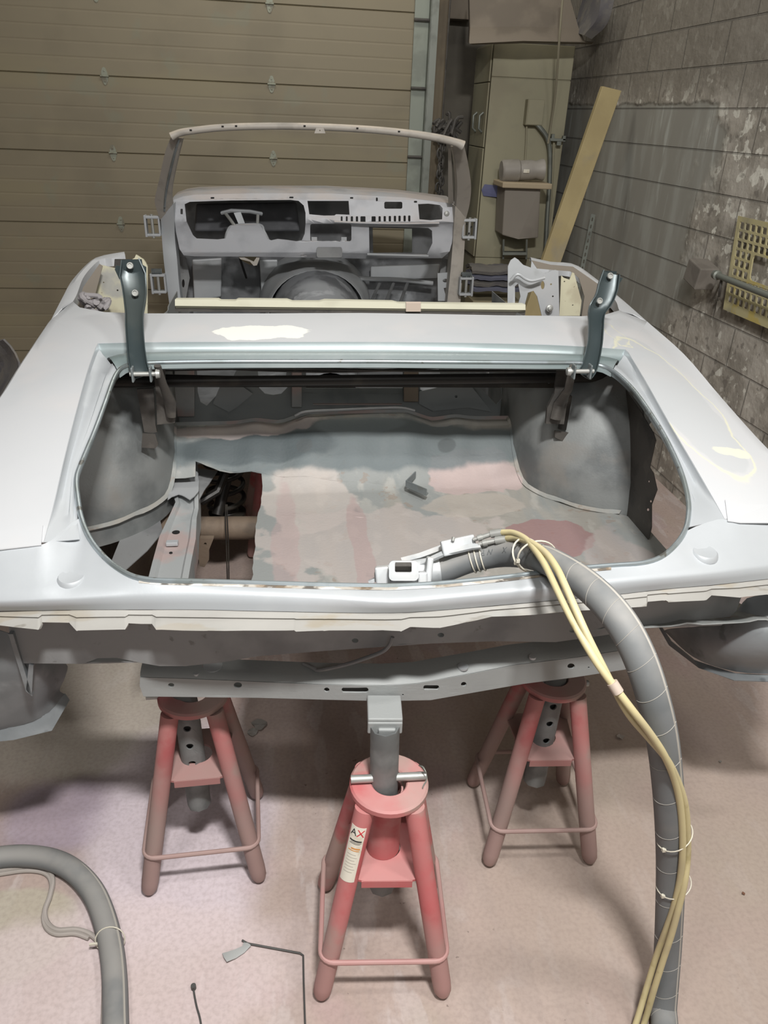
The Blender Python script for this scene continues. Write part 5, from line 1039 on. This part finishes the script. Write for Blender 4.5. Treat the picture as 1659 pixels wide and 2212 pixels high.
# ------------------------------------------------------------------ floor hose at the lower left
fh = cat([Q(px, py, z=.03) for px, py in ((-220, 1905), (-120, 1875), (0, 1852), (70, 1850), (125, 1862), (168, 1888), (203, 1930), (226, 1985), (241, 2050), (248, 2120), (250, 2212), (252, 2330))], 8)
fo = fh[8].copy(); fo.z = 0; fhe = empty('floor_hose', fo); tag(fhe, 'thick grey hose curving across the floor at the lower left', 'hose')
MB().tube([p-fo for p in fh], .028, 24).build('hose_wall', hosem, fhe)
MB().tube([p-fo+Vector((.020, .004, .020)) for p in fh[30:]], .0025, 6).build('print_stripe', MATS['stripe_pale'], fhe)
def floor_line(pts, r, m, name, label, c, z=None):
    v = cat([Q(px, py, z=z or r+.001) for px, py in pts], 5); o = v[0].copy(); x = MB().tube([p-o for p in v], r, 9).build(name, m); x.location = o; tag(x, label, c); return x
greyl = mat('dusty_line', '99928b', .8, 0, dust=('a9a19b', .8, 8))
fp_ = [(-120, 1900), (0, 1880), (60, 1872), (100, 1878), (114, 1900), (108, 1935), (97, 1968), (103, 1995), (125, 2009), (165, 2008), (195, 2018), (216, 2038), (224, 2060), (226, 2120), (224, 2212), (222, 2290)]
floor_line(fp_, .0065, greyl, 'air_line', 'dusty thin line looping beside the floor hose, upper of the pair', 'hose')
floor_line([(x-3, y+9) for x, y in fp_[:11]], .0055, greyl, 'air_line', 'dusty thin line looping beside the floor hose, lower of the pair', 'hose')
ft = MB(); c = Q(238, 2030, z=.03)
ft.tube([Vector((.034*math.cos(a), .012*math.sin(a), .030*math.sin(a))) for a in [2*math.pi*k/24 for k in range(24)]], .0016, 6, closed=True); ft.box((-.036, -.008, .0), (.02, .005, .005))
ft = ft.build('cable_tie', tiem); ft.location = c; tag(ft, 'white cable tie round the floor hose at the lower left', 'cable tie', 'cable ties on the hoses')
wire = mat('dark_wire', '565654', .6, .4)
wb = empty('bent_strip', Q(560, 2040, z=0)); wo = Vector(wb.location); tag(wb, 'bent wire with a tape scrap at its end, left of the nearest stand', 'wire')
MB().tube([Q(px, py, z=.006)-wo for px, py in ((523, 2031), (535, 2038), (600, 2050), (648, 2059), (655, 2064), (656, 2120), (658, 2180), (662, 2290))], .0024, 6).build('wire', wire, wb)
rows = [[Q(a, b, z=.006+.006*math.sin(a*.3+k))-wo for k, (a, b) in enumerate(r)] for r in (((480, 2060), (505, 2052), (524, 2044), (527, 2033)), ((484, 2069), (507, 2062), (527, 2052), (540, 2040)), ((490, 2078), (510, 2070), (528, 2058), (542, 2043)))]
MB().grid(rows).build('tape_scrap', mat('grey_tape', '9d9f9d', .6), wb, sol=.002)
floor_line([(417, 2127), (420, 2150), (425, 2175), (433, 2205), (440, 2260)], .0022, wire, 'thin_wire', 'thin curved dark wire on the floor at the bottom edge', 'wire')
hb2 = MB().lathe([(0, .006), (.006, .006), (.006, -.006), (0, -.006)], n=10).build('bolt', wire); hb2.location = Q(418, 2132, z=.007); tag(hb2, 'small dark bolt at the end of the thin curved wire', 'bolt')
# scraps on the floor
def scrap(px, py, r, seed, m, label, c='paper scrap', name='paper_scrap'):
    rnd = random.Random(seed); p = Q(px, py, z=.004); n = 9; ring_ = [Vector((r*rnd.uniform(.5, 1)*math.cos(2*math.pi*k/n), r*rnd.uniform(.4, .9)*math.sin(2*math.pi*k/n), rnd.uniform(0, r*.35))) for k in range(n)]
    o = MB().add([Vector((0, 0, r*.15))]+ring_, [(0, k+1, (k+1) % n+1) for k in range(n)]).build(name, m, smooth=False, sol=.001); o.location = p; tag(o, label, c); return o
pap = mat('dirty_paper', '8f8b86', .8)
scrap(562, 1568, .035, 3, pap, 'torn grey paper scrap on the dark floor right of the left jack stand'); scrap(545, 1583, .022, 5, pap, 'smaller grey paper scrap beside the torn one behind the left stand')
scrap(1340, 1592, .016, 6, MATS['dusty_line'], 'small dusty chip on the floor right of the right jack stand', 'chip', 'chip'); scrap(1556, 1645, .007, 8, pap, 'small pale pebble on the floor near the right edge', 'pebble', 'pebble')
scrap(1606, 1930, .006, 12, mat('brown_chip', '6b4a38', .8), 'tiny brown chip on the floor at the lower right', 'chip', 'chip')
